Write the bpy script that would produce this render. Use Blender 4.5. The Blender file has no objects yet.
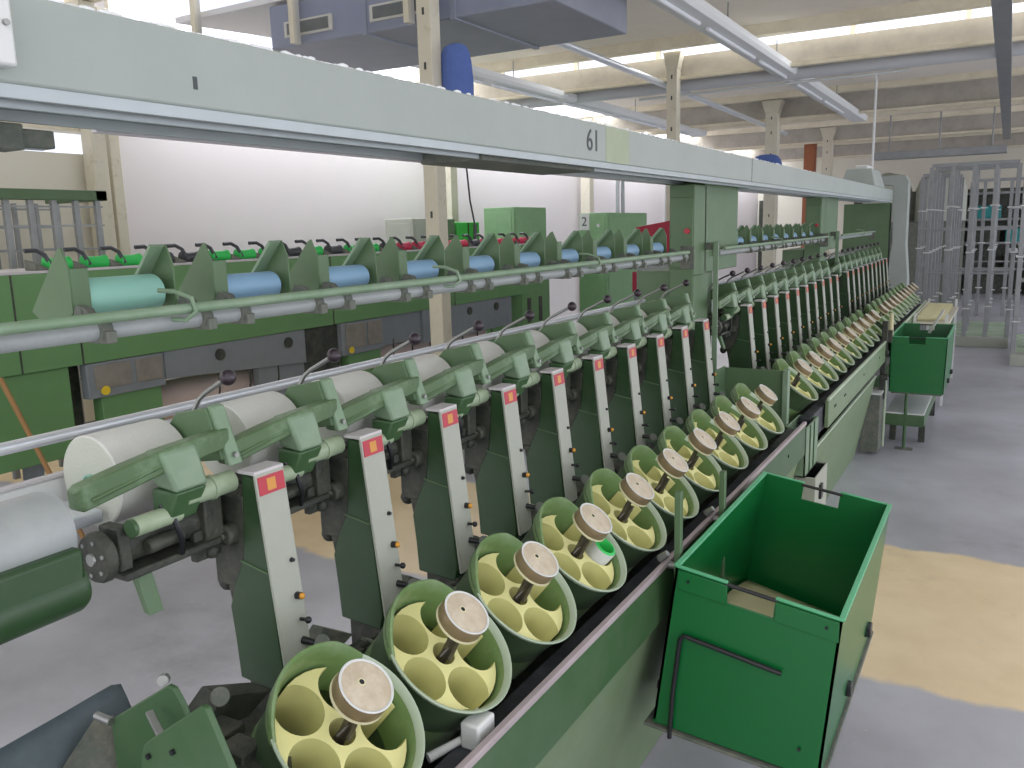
import bpy, bmesh, math, random
from mathutils import Vector, Matrix
random.seed(7)
C = bpy.context.scene.collection
PI = math.pi
def R(d): return math.radians(d)

# ------------------------------------------------------------------ materials
def lin(c):
    return tuple((v/255/12.92) if v/255 <= 0.04045 else ((v/255+0.055)/1.055)**2.4 for v in c)
MATS = {}
def mat(name, rgb, rough=0.5, metal=0.0, var=0.12, scale=14, dirt=None, dirt_amt=0.0, dscale=5, bump=0.0, spec=0.5, emit=0.0, dth=0.55):
    if name in MATS: return MATS[name]
    m = bpy.data.materials.new(name); m.use_nodes = True
    nt = m.node_tree; b = nt.nodes['Principled BSDF']
    b.inputs['Roughness'].default_value = rough
    b.inputs['Metallic'].default_value = metal
    b.inputs['Specular IOR Level'].default_value = spec
    c = lin(rgb)
    tc = nt.nodes.new('ShaderNodeTexCoord')
    n = nt.nodes.new('ShaderNodeTexNoise'); n.inputs['Scale'].default_value = scale; n.inputs['Detail'].default_value = 5
    nt.links.new(tc.outputs['Object'], n.inputs['Vector'])
    mx = nt.nodes.new('ShaderNodeMix'); mx.data_type = 'RGBA'
    mx.inputs[6].default_value = (*[v*(1-var) for v in c], 1)
    mx.inputs[7].default_value = (*[min(1, v*(1+var)) for v in c], 1)
    nt.links.new(n.outputs['Fac'], mx.inputs[0])
    out = mx.outputs[2]
    if dirt:
        n2 = nt.nodes.new('ShaderNodeTexNoise'); n2.inputs['Scale'].default_value = dscale; n2.inputs['Detail'].default_value = 8; n2.inputs['Roughness'].default_value = 0.7
        nt.links.new(tc.outputs['Object'], n2.inputs['Vector'])
        rp = nt.nodes.new('ShaderNodeValToRGB')
        rp.color_ramp.elements[0].position = dth-0.12; rp.color_ramp.elements[0].color = (0, 0, 0, 1)
        rp.color_ramp.elements[1].position = dth+0.12; rp.color_ramp.elements[1].color = (dirt_amt,)*3+(1,)
        nt.links.new(n2.outputs['Fac'], rp.inputs[0])
        m2 = nt.nodes.new('ShaderNodeMix'); m2.data_type = 'RGBA'
        nt.links.new(rp.outputs[0], m2.inputs[0]); nt.links.new(out, m2.inputs[6])
        m2.inputs[7].default_value = (*lin(dirt), 1); out = m2.outputs[2]
    nt.links.new(out, b.inputs['Base Color'])
    if emit:
        nt.links.new(out, b.inputs['Emission Color']); b.inputs['Emission Strength'].default_value = emit
    if bump:
        bp = nt.nodes.new('ShaderNodeBump'); bp.inputs['Strength'].default_value = bump; bp.inputs['Distance'].default_value = 0.01
        n3 = nt.nodes.new('ShaderNodeTexNoise'); n3.inputs['Scale'].default_value = scale*6; n3.inputs['Detail'].default_value = 4
        nt.links.new(tc.outputs['Object'], n3.inputs['Vector'])
        nt.links.new(n3.outputs['Fac'], bp.inputs['Height']); nt.links.new(bp.outputs[0], b.inputs['Normal'])
    MATS[name] = m
    return m
DUST = (176, 178, 170)
M = {}
M['green'] = mat('pale_machine_green_paint', (117, 142, 114), .45, dirt=(150, 165, 148), dirt_amt=.5, dscale=9)
M['green_dk'] = mat('deep_machine_green_paint', (60, 92, 56), .42, dirt=(92, 110, 84), dirt_amt=.4, dscale=8)
M['green_hs'] = mat('column_housing_green', (44, 72, 42), .4, dirt=(78, 88, 66), dirt_amt=.5, dscale=10, dth=.62)  # machine green darkened to the shaded look of the column sides
M['green_arm'] = mat('arm_green_paint', (80, 106, 70), .42, dirt=(128, 152, 122), dirt_amt=.7, dscale=14, dth=.6)
M['sleeve'] = mat('pale_sleeve_paint', (156, 172, 144), .45, dirt=(120, 140, 112), dirt_amt=.5, dscale=18)
M['post'] = mat('dark_worn_steel', (104, 98, 90), .35, metal=.6, dirt=(60, 58, 54), dirt_amt=.7, dscale=30)
M['big_pipe'] = mat('light_grey_pipe_paint', (196, 198, 202), .45, var=.04)
M['green_cab'] = mat('cabinet_green_paint', (86, 112, 78), .5, dirt=(100, 126, 100), dirt_amt=.3)
M['green_m2'] = mat('fascia_green_paint', (100, 142, 90), .5, var=.06)
M['green_pot'] = mat('pot_green_enamel', (112, 142, 88), .3, dirt=(176, 190, 168), dirt_amt=.35, dscale=16, dth=.6)
M['green_out'] = mat('pot_outer_green', (66, 88, 60), .45)
M['rim'] = mat('lit_rim_pale_edge', (178, 194, 170), .35)  # lit look of the pot rim flare put into the colour; also pale edges
M['yellow_in'] = mat('cream_yellow_plastic', (228, 224, 156), .4, var=.05, spec=.3)
M['cap'] = mat('beige_cap_plastic', (190, 176, 152), .35, dirt=(226, 218, 200), dirt_amt=.5, dscale=30)
M['capside'] = mat('bronze_cap_side', (142, 124, 94), .3, metal=.25)
M['caplip'] = mat('cream_cap_lip', (214, 208, 172), .35)
M['chrome'] = mat('polished_steel', (222, 226, 232), .28, metal=.5, var=.04)
M['steel'] = mat('dull_steel', (150, 152, 150), .4, metal=.75, dirt=DUST, dirt_amt=.5)
M['pipe'] = mat('galvanised_pipe', (146, 152, 152), .42, metal=.0, dirt=(176, 180, 178), dirt_amt=.5)
M['castgrey'] = mat('dusty_cast_grey', (92, 98, 90), .7, dirt=(128, 126, 112), dirt_amt=.7, dscale=20, bump=.3)
M['castdark'] = mat('dark_oily_casting', (50, 54, 48), .6, dirt=(92, 92, 80), dirt_amt=.6, dscale=18, bump=.3)
M['black'] = mat('black_plastic', (32, 32, 36), .35)
M['blackmatte'] = mat('black_rubber', (24, 24, 26), .8)
M['belt'] = mat('dark_belt', (44, 46, 52), .55, dirt=(86, 90, 96), dirt_amt=.5, dscale=12)
M['plate'] = mat('grey_front_plate', (168, 172, 160), .5, var=.05, dirt=(140, 142, 128), dirt_amt=.3, dscale=7)
M['plate_top'] = mat('light_grey_cap_paint', (196, 192, 194), .5)
M['red'] = mat('red_label', (180, 50, 66), .4, var=.06)
M['yel'] = mat('yellow_print', (204, 142, 60), .4)
M['amber'] = mat('amber_lamp_lens', (206, 146, 50), .25)
M['beam'] = mat('pale_grey_duct_paint', (158, 166, 161), .55, var=.04, scale=3, dirt=(170, 178, 172), dirt_amt=.4, dscale=3)
M['beam_lip'] = mat('duct_edge_aluminium', (172, 180, 182), .4, metal=.3)
M['dust'] = mat('lint_fluff', (236, 238, 240), .95, bump=.8)
M['tape'] = mat('yellowed_tape_patch', (160, 170, 144), .5)
M['ink'] = mat('dark_lettering', (70, 76, 78), .6)
M['mauve'] = mat('dusty_mauve_rail_top', (172, 160, 162), .6, dirt=(140, 132, 134), dirt_amt=.4)
M['olive'] = mat('olive_panel_paint', (112, 132, 98), .5, dirt=(128, 142, 120), dirt_amt=.5, dscale=4)
M['pkg'] = mat('white_wound_yarn', (214, 214, 208), .9, var=.03, scale=60, bump=.25)
M['pkg_end'] = mat('wound_yarn_side', (196, 200, 188), .9, var=.03, scale=40, bump=.2)
M['teal'] = mat('teal_roller_sleeve', (136, 186, 170), .55, var=.06)
M['blue'] = mat('sky_blue_roller_sleeve', (128, 164, 192), .5, var=.06)
M['knob'] = mat('maroon_black_knob', (48, 38, 46), .28)
M['bucket'] = mat('bright_green_bin_plastic', (10, 102, 48), .3, var=.05, scale=4, spec=.6)
M['bucket_in'] = M['bucket']
M['bucket_edge'] = mat('lit_green_bin_rim', (90, 176, 128), .4)  # lit tone of the bin edges put into the colour
M['cream'] = mat('cream_board', (206, 200, 160), .6)
M['white'] = mat('white_paint', (214, 216, 214), .5, var=.04)
M['wall'] = mat('white_plaster', (216, 210, 210), .85, var=.02, scale=2)
M['wall_y'] = mat('cream_plaster', (222, 218, 204), .85, var=.02, scale=2)
M['cream_steel'] = mat('cream_column_paint', (206, 200, 182), .55, var=.05, dirt=(150, 130, 100), dirt_amt=.6, dscale=12, dth=.68)
M['cream_beam'] = mat('cream_roof_beam', (228, 220, 198), .7, var=.06, scale=4, dirt=(176, 164, 138), dirt_amt=.35, dscale=3)
M['ceil'] = mat('pale_ceiling_board', (238, 230, 216), .8, var=.05, scale=3)
M['concrete'] = mat('grey_gutter_concrete', (188, 182, 172), .85, var=.08, scale=5, dirt=(150, 144, 136), dirt_amt=.5, dscale=4)
M['duct'] = mat('galvanised_sheet', (142, 146, 158), .5, metal=.0, var=.1, scale=5, dirt=(150, 156, 166), dirt_amt=.5, dscale=6)
M['blue_bag'] = mat('royal_blue_cloth', (84, 108, 172), .85, bump=.4)
M['bluegrey'] = mat('blue_grey_trough', (78, 92, 98), .5, dirt=(112, 124, 128), dirt_amt=.5, dscale=7)
M['tube_green'] = mat('vivid_green_bobbin', (54, 196, 92), .5, var=.05)
M['tube_red'] = mat('rose_red_bobbin', (206, 52, 84), .5, var=.05)
M['handle_dk'] = mat('charcoal_handle', (66, 68, 72), .4)
M['winder'] = mat('pinkish_wound_beam', (206, 188, 182), .85, var=.05)
M['grey_m2'] = mat('blue_grey_panel', (126, 132, 136), .5, dirt=(130, 136, 138), dirt_amt=.4)
M['glassgrey'] = mat('clouded_window_plastic', (140, 134, 124), .35, dirt=(112, 110, 104), dirt_amt=.7, dscale=8)
M['red_box'] = mat('crimson_panel', (164, 34, 60), .5)
M['brown'] = mat('rust_brown_steel', (156, 96, 66), .7)
M['rack'] = mat('rack_grey_steel', (150, 152, 154), .35, metal=.25, dirt=(120, 122, 122), dirt_amt=.5)
M['teal_bin'] = mat('teal_crate', (40, 140, 140), .5)
M['tan_rod'] = mat('bamboo_rod', (170, 130, 84), .6)
M['lamp'] = mat('fluorescent_housing', (226, 228, 228), .5, var=.02)

def glass_mat():
    m = bpy.data.materials.new('thin_window_glass'); m.use_nodes = True
    nt = m.node_tree; nt.nodes.clear()
    o = nt.nodes.new('ShaderNodeOutputMaterial'); mx = nt.nodes.new('ShaderNodeMixShader')
    t = nt.nodes.new('ShaderNodeBsdfTransparent'); g = nt.nodes.new('ShaderNodeBsdfGlossy'); g.inputs['Roughness'].default_value = .05
    t.inputs[0].default_value = (.93, .95, 1, 1)
    mx.inputs[0].default_value = .06
    nt.links.new(t.outputs[0], mx.inputs[1]); nt.links.new(g.outputs[0], mx.inputs[2]); nt.links.new(mx.outputs[0], o.inputs[0])
    return m
M['glass'] = glass_mat()

def floor_mat():
    m = bpy.data.materials.new('painted_concrete_floor'); m.use_nodes = True
    nt = m.node_tree; b = nt.nodes['Principled BSDF']; L = nt.links.new
    tc = nt.nodes.new('ShaderNodeTexCoord')
    def noise(s, d=6, r=.6):
        n = nt.nodes.new('ShaderNodeTexNoise'); n.inputs['Scale'].default_value = s; n.inputs['Detail'].default_value = d; n.inputs['Roughness'].default_value = r
        L(tc.outputs['Object'], n.inputs['Vector']); return n.outputs['Fac']
    def ramp(src, a, c, ca, cb):
        r = nt.nodes.new('ShaderNodeValToRGB'); r.color_ramp.elements[0].position = a; r.color_ramp.elements[1].position = c
        r.color_ramp.elements[0].color = (*ca, 1); r.color_ramp.elements[1].color = (*cb, 1); L(src, r.inputs[0]); return r.outputs[0]
    grey = ramp(noise(1.3), .3, .7, lin((156, 155, 162)), lin((192, 192, 201)))
    tan = ramp(noise(4.0), .3, .7, lin((224, 200, 158)), lin((238, 216, 178)))
    # painted tan strip across the hall with wavering edges
    sp = nt.nodes.new('ShaderNodeSeparateXYZ'); L(tc.outputs['Object'], sp.inputs[0])
    w = nt.nodes.new('ShaderNodeMath'); w.operation = 'MULTIPLY_ADD'; L(noise(2.2), w.inputs[0]); w.inputs[1].default_value = .25; L(sp.outputs['Y'], w.inputs[2])
    d = nt.nodes.new('ShaderNodeMath'); d.operation = 'SUBTRACT'; L(w.outputs[0], d.inputs[0]); d.inputs[1].default_value = 3.58
    a = nt.nodes.new('ShaderNodeMath'); a.operation = 'ABSOLUTE'; L(d.outputs[0], a.inputs[0])
    f = ramp(a.outputs[0], .62, .66, (1, 1, 1), (0, 0, 0))
    mx = nt.nodes.new('ShaderNodeMix'); mx.data_type = 'RGBA'; L(f, mx.inputs[0]); L(grey, mx.inputs[6]); L(tan, mx.inputs[7])
    st = ramp(noise(.9, 8, .75), .56, .74, (0, 0, 0), (.5, .5, .5))
    m2 = nt.nodes.new('ShaderNodeMix'); m2.data_type = 'RGBA'; L(st, m2.inputs[0]); L(mx.outputs[2], m2.inputs[6]); m2.inputs[7].default_value = (*lin((112, 110, 112)), 1)
    sc = ramp(noise(40, 3), .66, .72, (0, 0, 0), (.35, .35, .35))
    m3 = nt.nodes.new('ShaderNodeMix'); m3.data_type = 'RGBA'; L(sc, m3.inputs[0]); L(m2.outputs[2], m3.inputs[6]); m3.inputs[7].default_value = (*lin((200, 200, 204)), 1)
    L(m3.outputs[2], b.inputs['Base Color']); b.inputs['Roughness'].default_value = .32
    return m
M['floor'] = floor_mat()

# ------------------------------------------------------------------ mesh builder
ROOT = {}
class MB:
    def __init__(s): s.v = []; s.f = []
    def add(s, vs, fs):
        n = len(s.v); s.v += [tuple(v) for v in vs]; s.f += [tuple(i+n for i in f) for f in fs]; return s
    def box(s, a, b):
        x0, y0, z0 = a; x1, y1, z1 = b
        vs = [(x0,y0,z0),(x1,y0,z0),(x1,y1,z0),(x0,y1,z0),(x0,y0,z1),(x1,y0,z1),(x1,y1,z1),(x0,y1,z1)]
        return s.add(vs, [(3,2,1,0),(4,5,6,7),(0,1,5,4),(1,2,6,5),(2,3,7,6),(3,0,4,7)])
    def hexa(s, q0, q1):   # two quads, bottom and top
        return s.add(list(q0)+list(q1), [(3,2,1,0),(4,5,6,7),(0,1,5,4),(1,2,6,5),(2,3,7,6),(3,0,4,7)])
    def bar(s, p, q, w, h, up=(0, 0, 1)):
        p = Vector(p); q = Vector(q); d = (q-p).normalized(); u = Vector(up)
        sd = d.cross(u)
        if sd.length < 1e-4: sd = d.cross(Vector((1, 0, 0)))
        sd.normalize(); u = sd.cross(d).normalized()
        o = [sd*w/2*a+u*h/2*b for a, b in ((-1,-1),(1,-1),(1,1),(-1,1))]
        return s.hexa([p+k for k in o], [q+k for k in o])
    def prism(s, poly, axis, a, b):   # poly in the two other axes
        n = len(poly)
        def P(u, w, t): return {'x': (t, u, w), 'y': (u, t, w), 'z': (u, w, t)}[axis]
        vs = [P(u, w, a) for u, w in poly]+[P(u, w, b) for u, w in poly]
        return s.add(vs, [tuple(range(n))[::-1], tuple(range(n, 2*n))]+[(i, (i+1) % n, n+(i+1) % n, n+i) for i in range(n)])
    def cyl(s, p, q, r, r2=None, n=16, cap=True):
        r2 = r if r2 is None else r2
        return s.lathe([(r, 0), (r2, (Vector(q)-Vector(p)).length)], p, Vector(q)-Vector(p), n, cap)
    def lathe(s, prof, o, ax=(0, 0, 1), n=24, cap=True, ref=(0, 1, 0)):
        o = Vector(o); ax = Vector(ax).normalized(); a = Vector(ref)
        a = (a-ax*a.dot(ax))
        if a.length < 1e-3: a = Vector((1, 0, 0))-ax*ax.x
        a.normalize(); b = ax.cross(a)
        vs = []
        for r, h in prof:
            for i in range(n):
                t = 2*PI*i/n; vs.append(o+ax*h+(a*math.cos(t)+b*math.sin(t))*r)
        fs = []
        for k in range(len(prof)-1):
            for i in range(n):
                j = (i+1) % n; fs.append((k*n+i, k*n+j, (k+1)*n+j, (k+1)*n+i))
        if cap:
            fs.append(tuple(range(n))[::-1]); m = (len(prof)-1)*n; fs.append(tuple(range(m, m+n)))
        return s.add(vs, fs)
    def tube(s, pts, r, n=8, rs=None):
        pts = [Vector(p) for p in pts]; N = len(pts); vs = []; prev = None
        for i, p in enumerate(pts):
            d = (pts[min(i+1, N-1)]-pts[max(i-1, 0)]).normalized()
            if prev is None:
                a = d.cross(Vector((0, 0, 1)))
                if a.length < 1e-3: a = d.cross(Vector((1, 0, 0)))
            else: a = prev-d*prev.dot(d)
            a.normalize(); prev = a; b = d.cross(a); rr = rs[i] if rs else r
            for k in range(n):
                t = 2*PI*k/n; vs.append(p+(a*math.cos(t)+b*math.sin(t))*rr)
        fs = [(i*n+k, i*n+(k+1) % n, (i+1)*n+(k+1) % n, (i+1)*n+k) for i in range(N-1) for k in range(n)]
        fs += [tuple(range(n))[::-1], tuple(range((N-1)*n, N*n))]
        return s.add(vs, fs)
    def ball(s, c, r, n=16, sx=1, sy=1, sz=1):
        c = Vector(c); vs = [c+Vector((0, 0, -r*sz))]; m = n//2
        for i in range(1, m):
            ph = -PI/2+PI*i/m
            for k in range(n):
                t = 2*PI*k/n; vs.append(c+Vector((r*sx*math.cos(ph)*math.cos(t), r*sy*math.cos(ph)*math.sin(t), r*sz*math.sin(ph))))
        vs.append(c+Vector((0, 0, r*sz))); L = len(vs)-1; fs = []
        for k in range(n):
            fs.append((0, 1+(k+1) % n, 1+k)); fs.append((L, L-n+k, L-n+(k+1) % n))
        for i in range(m-2):
            for k in range(n):
                a = 1+i*n+k; b = 1+i*n+(k+1) % n; fs.append((a, b, b+n, a+n))
        return s.add(vs, fs)
    def build(s, name, m, parent=None, bevel=0, smooth=True, thick=0):
        off = Vector((0, 0, 0)); 
        if parent is not None: off = ROOT.get(parent.name, Vector((0, 0, 0)))
        me = bpy.data.meshes.new(name)
        me.from_pydata([tuple(Vector(v)-off) for v in s.v], [], s.f)
        bm = bmesh.new(); bm.from_mesh(me); bmesh.ops.recalc_face_normals(bm, faces=bm.faces); bm.to_mesh(me); bm.free()
        me.materials.append(M[m] if isinstance(m, str) else m)
        if smooth:
            me.shade_smooth(); me.set_sharp_from_angle(angle=R(38))
        o = bpy.data.objects.new(name, me); C.objects.link(o)
        if parent is not None: o.parent = parent; ROOT[o.name] = off
        if thick:
            md = o.modifiers.new('thickness', 'SOLIDIFY'); md.thickness = thick; md.offset = 0
        if bevel:
            md = o.modifiers.new('edge', 'BEVEL'); md.width = bevel; md.segments = 2; md.limit_method = 'ANGLE'; md.angle_limit = R(40); md.harden_normals = False
        return o
def tag(o, label, cat, group=None, kind=None):
    if label: o['label'] = label
    if cat: o['category'] = cat
    if group: o['group'] = group
    if kind: o['kind'] = kind
    return o
def thing(name, label, cat, loc, group=None):
    o = bpy.data.objects.new(name, None); C.objects.link(o); o.location = loc; o.empty_display_size = .05
    ROOT[o.name] = Vector(loc); return tag(o, label, cat, group)
KIDS = {}
def kids(o): return [c for c in o.children]
def dup(o, loc=None, parent=None):
    c = o.copy(); C.objects.link(c)
    if parent is not None: c.parent = parent
    if loc is not None: c.location = loc
    for ch in list(o.children): dup(ch, None, c)
    return c
def solo(mb, name, m, label, cat, group=None, **k):
    return tag(mb.build(name, m, None, **k), label, cat, group)
def struct(mb, name, m, **k):
    o = mb.build(name, m, None, **k); o['kind'] = 'structure'; return o
ORD = ['first','second','third','fourth','fifth','sixth','seventh','eighth','ninth','tenth','eleventh','twelfth','thirteenth','fourteenth','fifteenth','sixteenth','seventeenth','eighteenth','nineteenth','twentieth','twenty-first','twenty-second','twenty-third','twenty-fourth','twenty-fifth','twenty-sixth','twenty-seventh','twenty-eighth','twenty-ninth','thirtieth','thirty-first','thirty-second','thirty-third','thirty-fourth','thirty-fifth']
SEC = [('near', .88, 10), ('middle', 3.775, 10), ('far', 6.47, 10)]     # section name, Y of the first column, columns
P = .25

# ------------------------------------------------------------------ spindle column (thing 1)
def make_column(y):
    t = thing('spindle_column', 'x', 'spindle column', (-1.0, y, .70))
    y0, y1 = y, y+.06
    h = MB().prism([(-.986,1.128),(-1.018,1.135),(-1.022,1.06),(-1.03,.99),(-1.054,.945),(-1.070,.90),(-1.064,.84),(-1.06,.775),(-.965,.768),(-.957,.80)], 'y', y0+.004, y1-.004)
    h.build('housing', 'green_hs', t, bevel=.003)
    MB().hexa([(-1.034,y0+.002,.985),(-.974,y0+.002,.974),(-.974,y0+.005,.974),(-1.034,y0+.005,.985)], [(-1.034,y0+.002,.988),(-.974,y0+.002,.977),(-.974,y0+.005,.977),(-1.034,y0+.005,.988)]).build('housing_seam', 'green_cab', t)
    MB().hexa([(-.9505,y0,.790),(-.9448,y0,.790),(-.9448,y1,.790),(-.9505,y1,.790)], [(-.988,y0,1.137),(-.982,y0,1.137),(-.982,y1,1.137),(-.988,y1,1.137)]).build('front_plate', 'plate', t, bevel=.0012)
    MB().hexa([(-1.02,y0-.001,1.135),(-.982,y0-.001,1.135),(-.982,y1+.001,1.135),(-1.02,y1+.001,1.135)], [(-1.02,y0-.001,1.141),(-.983,y0-.001,1.141),(-.983,y1+.001,1.141),(-1.02,y1+.001,1.141)]).build('top_cap', 'plate_top', t, bevel=.001)
    def fx(z): return -.9448+(z-.790)*(-.982+.9448)/(1.137-.790)
    def onf(za, zb, ya, yb, e0, e1):
        return MB().hexa([(fx(za)+e0,ya,za),(fx(za)+e1,ya,za),(fx(za)+e1,yb,za),(fx(za)+e0,yb,za)], [(fx(zb)+e0,ya,zb),(fx(zb)+e1,ya,zb),(fx(zb)+e1,yb,zb),(fx(zb)+e0,yb,zb)])
    lb = onf(1.102, 1.131, y0+.003, y1-.003, 0, .0012).build('label_plate', 'red', t); lb['label'] = 'red label plate'
    onf(1.107, 1.126, y+.020, y+.038, .0010, .0018).build('yellow_emblem', 'yel', lb)
    nrm = Vector((1, 0, .105)).normalized()
    yk = y+.046
    MB().cyl((fx(.985),yk,.985), Vector((fx(.985),yk,.985))+nrm*.006, .0042, .003, 10).build('bolt', 'black', t)
    am = MB().cyl((fx(.925),yk,.925), Vector((fx(.925),yk,.925))+nrm*.010, .0065, .006, 14).build('lamp_socket', 'black', t)
    MB().ball(Vector((fx(.925),yk,.925))+nrm*.011, .0055, 12).build('amber_lens', 'amber', am)
    MB().cyl((fx(.885),yk,.885), Vector((fx(.885),yk,.885))+nrm*.016, .003, .003, 8).ball(Vector((fx(.885),yk,.885))+nrm*.017, .006, 10).build('button', 'black', t)
    k = MB(); a = Vector((fx(.85),yk-.002,.85)); k.cyl(a, a+nrm*.022+Vector((0,.004,-.004)), .0065, .005, 12)
    pd = k.build('brake_lever', 'black', t)
    q = a+nrm*.03+Vector((0, .012, -.006))
    MB().lathe([(.0125,-.002),(.0135,0),(.0125,.002)], q, (.6,-.5,.6), 16).build('slotted_disc', 'castgrey', pd)
    b = MB().box((-1.10,y0+.006,.935), (-1.02,y1+.012,1.095)); b.box((-1.13,y0-.01,.99),(-1.09,y1+.03,1.10)).box((-1.11,y1+.01,.965),(-1.04,y1+.05,1.06)).ball((-1.07,y1+.03,.955),.016,8).ball((-1.10,y0+.03,.93),.018,8).ball((-1.06,y1+.0,.90),.014,8)
    b.cyl((-1.052,y0-.012,1.03),(-1.052,y0+.01,1.03),.017,.02,14).cyl((-1.052,y0-.02,1.03),(-1.052,y0-.01,1.03),.007,.007,10)
    b.prism([(-1.05,.94),(-1.085,.95),(-1.075,.90),(-1.065,.86),(-1.045,.86)], 'y', y0+.012, y1-.01)
    b.build('bearing_casting', 'castdark', t, bevel=.004)
    f = MB().prism([(y1+.012,.772),(y1+.075,.822),(y1+.150,.775),(y1+.09,.758)], 'x', -1.02, -.992)
    f.build('deflector_fin', 'castgrey', t, bevel=.002)
    g = MB().box((-1.04,y0+.005,.70),(-.96,y1,.775)).box((-1.01,y1+.002,.70),(-.93,y1+.05,.775)).box((-.99,y1+.05,.70),(-.94,y1+.16,.762)).cyl((-.955,y1+.03,.80),(-.93,y1+.03,.77),.012,.010,12)
    g.cyl((-.96,y1+.10,.76),(-.92,y1+.11,.80),.009,.006,10).box((-.93,y1+.06,.74),(-.915,y1+.09,.795)).cyl((-.95,y1+.13,.765),(-.90,y1+.13,.765),.006,.006,8)
    g.bar((-.925,y1+.125,.80),(-.895,y1+.145,.755),.004,.012)
    g.build('brake_mechanism', 'castdark', t, bevel=.002)
    s = MB()
    for k in range(3): s.cyl((-.935+.004*k,y1+.02+.035*k,.772),(-.915+.004*k,y1+.03+.035*k,.80-.006*k),.0035,.003,8)
    s.bar((-.908,y1+.05,.812),(-.898,y1+.07,.768),.002,.005).bar((-.93,y1+.10,.805),(-.9,y1+.12,.79),.002,.006)
    s.build('spring_pins', 'steel', t)
    return t

TH = R(39.5); NX = Vector((math.sin(TH), 0, math.cos(TH))); TX = Vector((math.cos(TH), 0, -math.sin(TH))); AY = Vector((0, 1, 0))
POTC = Vector((-.750, 0, .827))
def star_mesh(name, depth, m, parent, c, off):
    d, r, RR, hole = .0690, .0386, .1015, .021
    beta = math.acos((RR*RR+d*d-r*r)/(2*RR*d)); pts = []
    for k in range(5):
        a = R(25+72*k)
        cx, cy = d*math.cos(a), d*math.sin(a)
        p0 = (RR*math.cos(a-beta), RR*math.sin(a-beta)); p1 = (RR*math.cos(a+beta), RR*math.sin(a+beta))
        t0 = math.atan2(p0[1]-cy, p0[0]-cx); t1 = math.atan2(p1[1]-cy, p1[0]-cx)
        while t0 < t1: t0 += 2*PI
        while t0-t1 > 2*PI: t0 -= 2*PI
        n = 22
        for i in range(n+1):
            t = t0+(t1-t0)*i/n; pts.append((cx+r*math.cos(t), cy+r*math.sin(t)))
        a1 = a+beta; a2 = a+R(72)-beta
        for i in range(1, 4):
            t = a1+(a2-a1)*i/4; pts.append((RR*math.cos(t), RR*math.sin(t)))
    cu = bpy.data.curves.new(name, 'CURVE'); cu.dimensions = '2D'; cu.fill_mode = 'BOTH'; cu.extrude = depth/2
    for ring in (pts, [(hole*math.cos(2*PI*i/20), -hole*math.sin(2*PI*i/20)) for i in range(20)]):
        sp = cu.splines.new('POLY'); sp.points.add(len(ring)-1); sp.use_cyclic_u = True
        for i, q in enumerate(ring): sp.points[i].co = (q[0], q[1], 0, 1)
    tmp = bpy.data.objects.new('tmp', cu); me0 = tmp.to_mesh()
    mb = MB(); o = c-NX*(off+depth/2)
    mb.v = [tuple(o+AY*v.co.x+TX*v.co.y+NX*v.co.z) for v in me0.vertices]; mb.f = [tuple(p.vertices) for p in me0.polygons]
    tmp.to_mesh_clear(); bpy.data.objects.remove(tmp); bpy.data.curves.remove(cu)
    # weld the doubled rim vertices
    key = {}; idx = []
    vs = []
    for v in mb.v:
        k = tuple(round(x, 6) for x in v)
        if k not in key: key[k] = len(vs); vs.append(v)
        idx.append(key[k])
    mb.v = vs; mb.f = [tuple(idx[i] for i in f) for f in mb.f]; mb.f = [f for f in mb.f if len(set(f)) == len(f)]
    return mb.build(name, m, parent)

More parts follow.
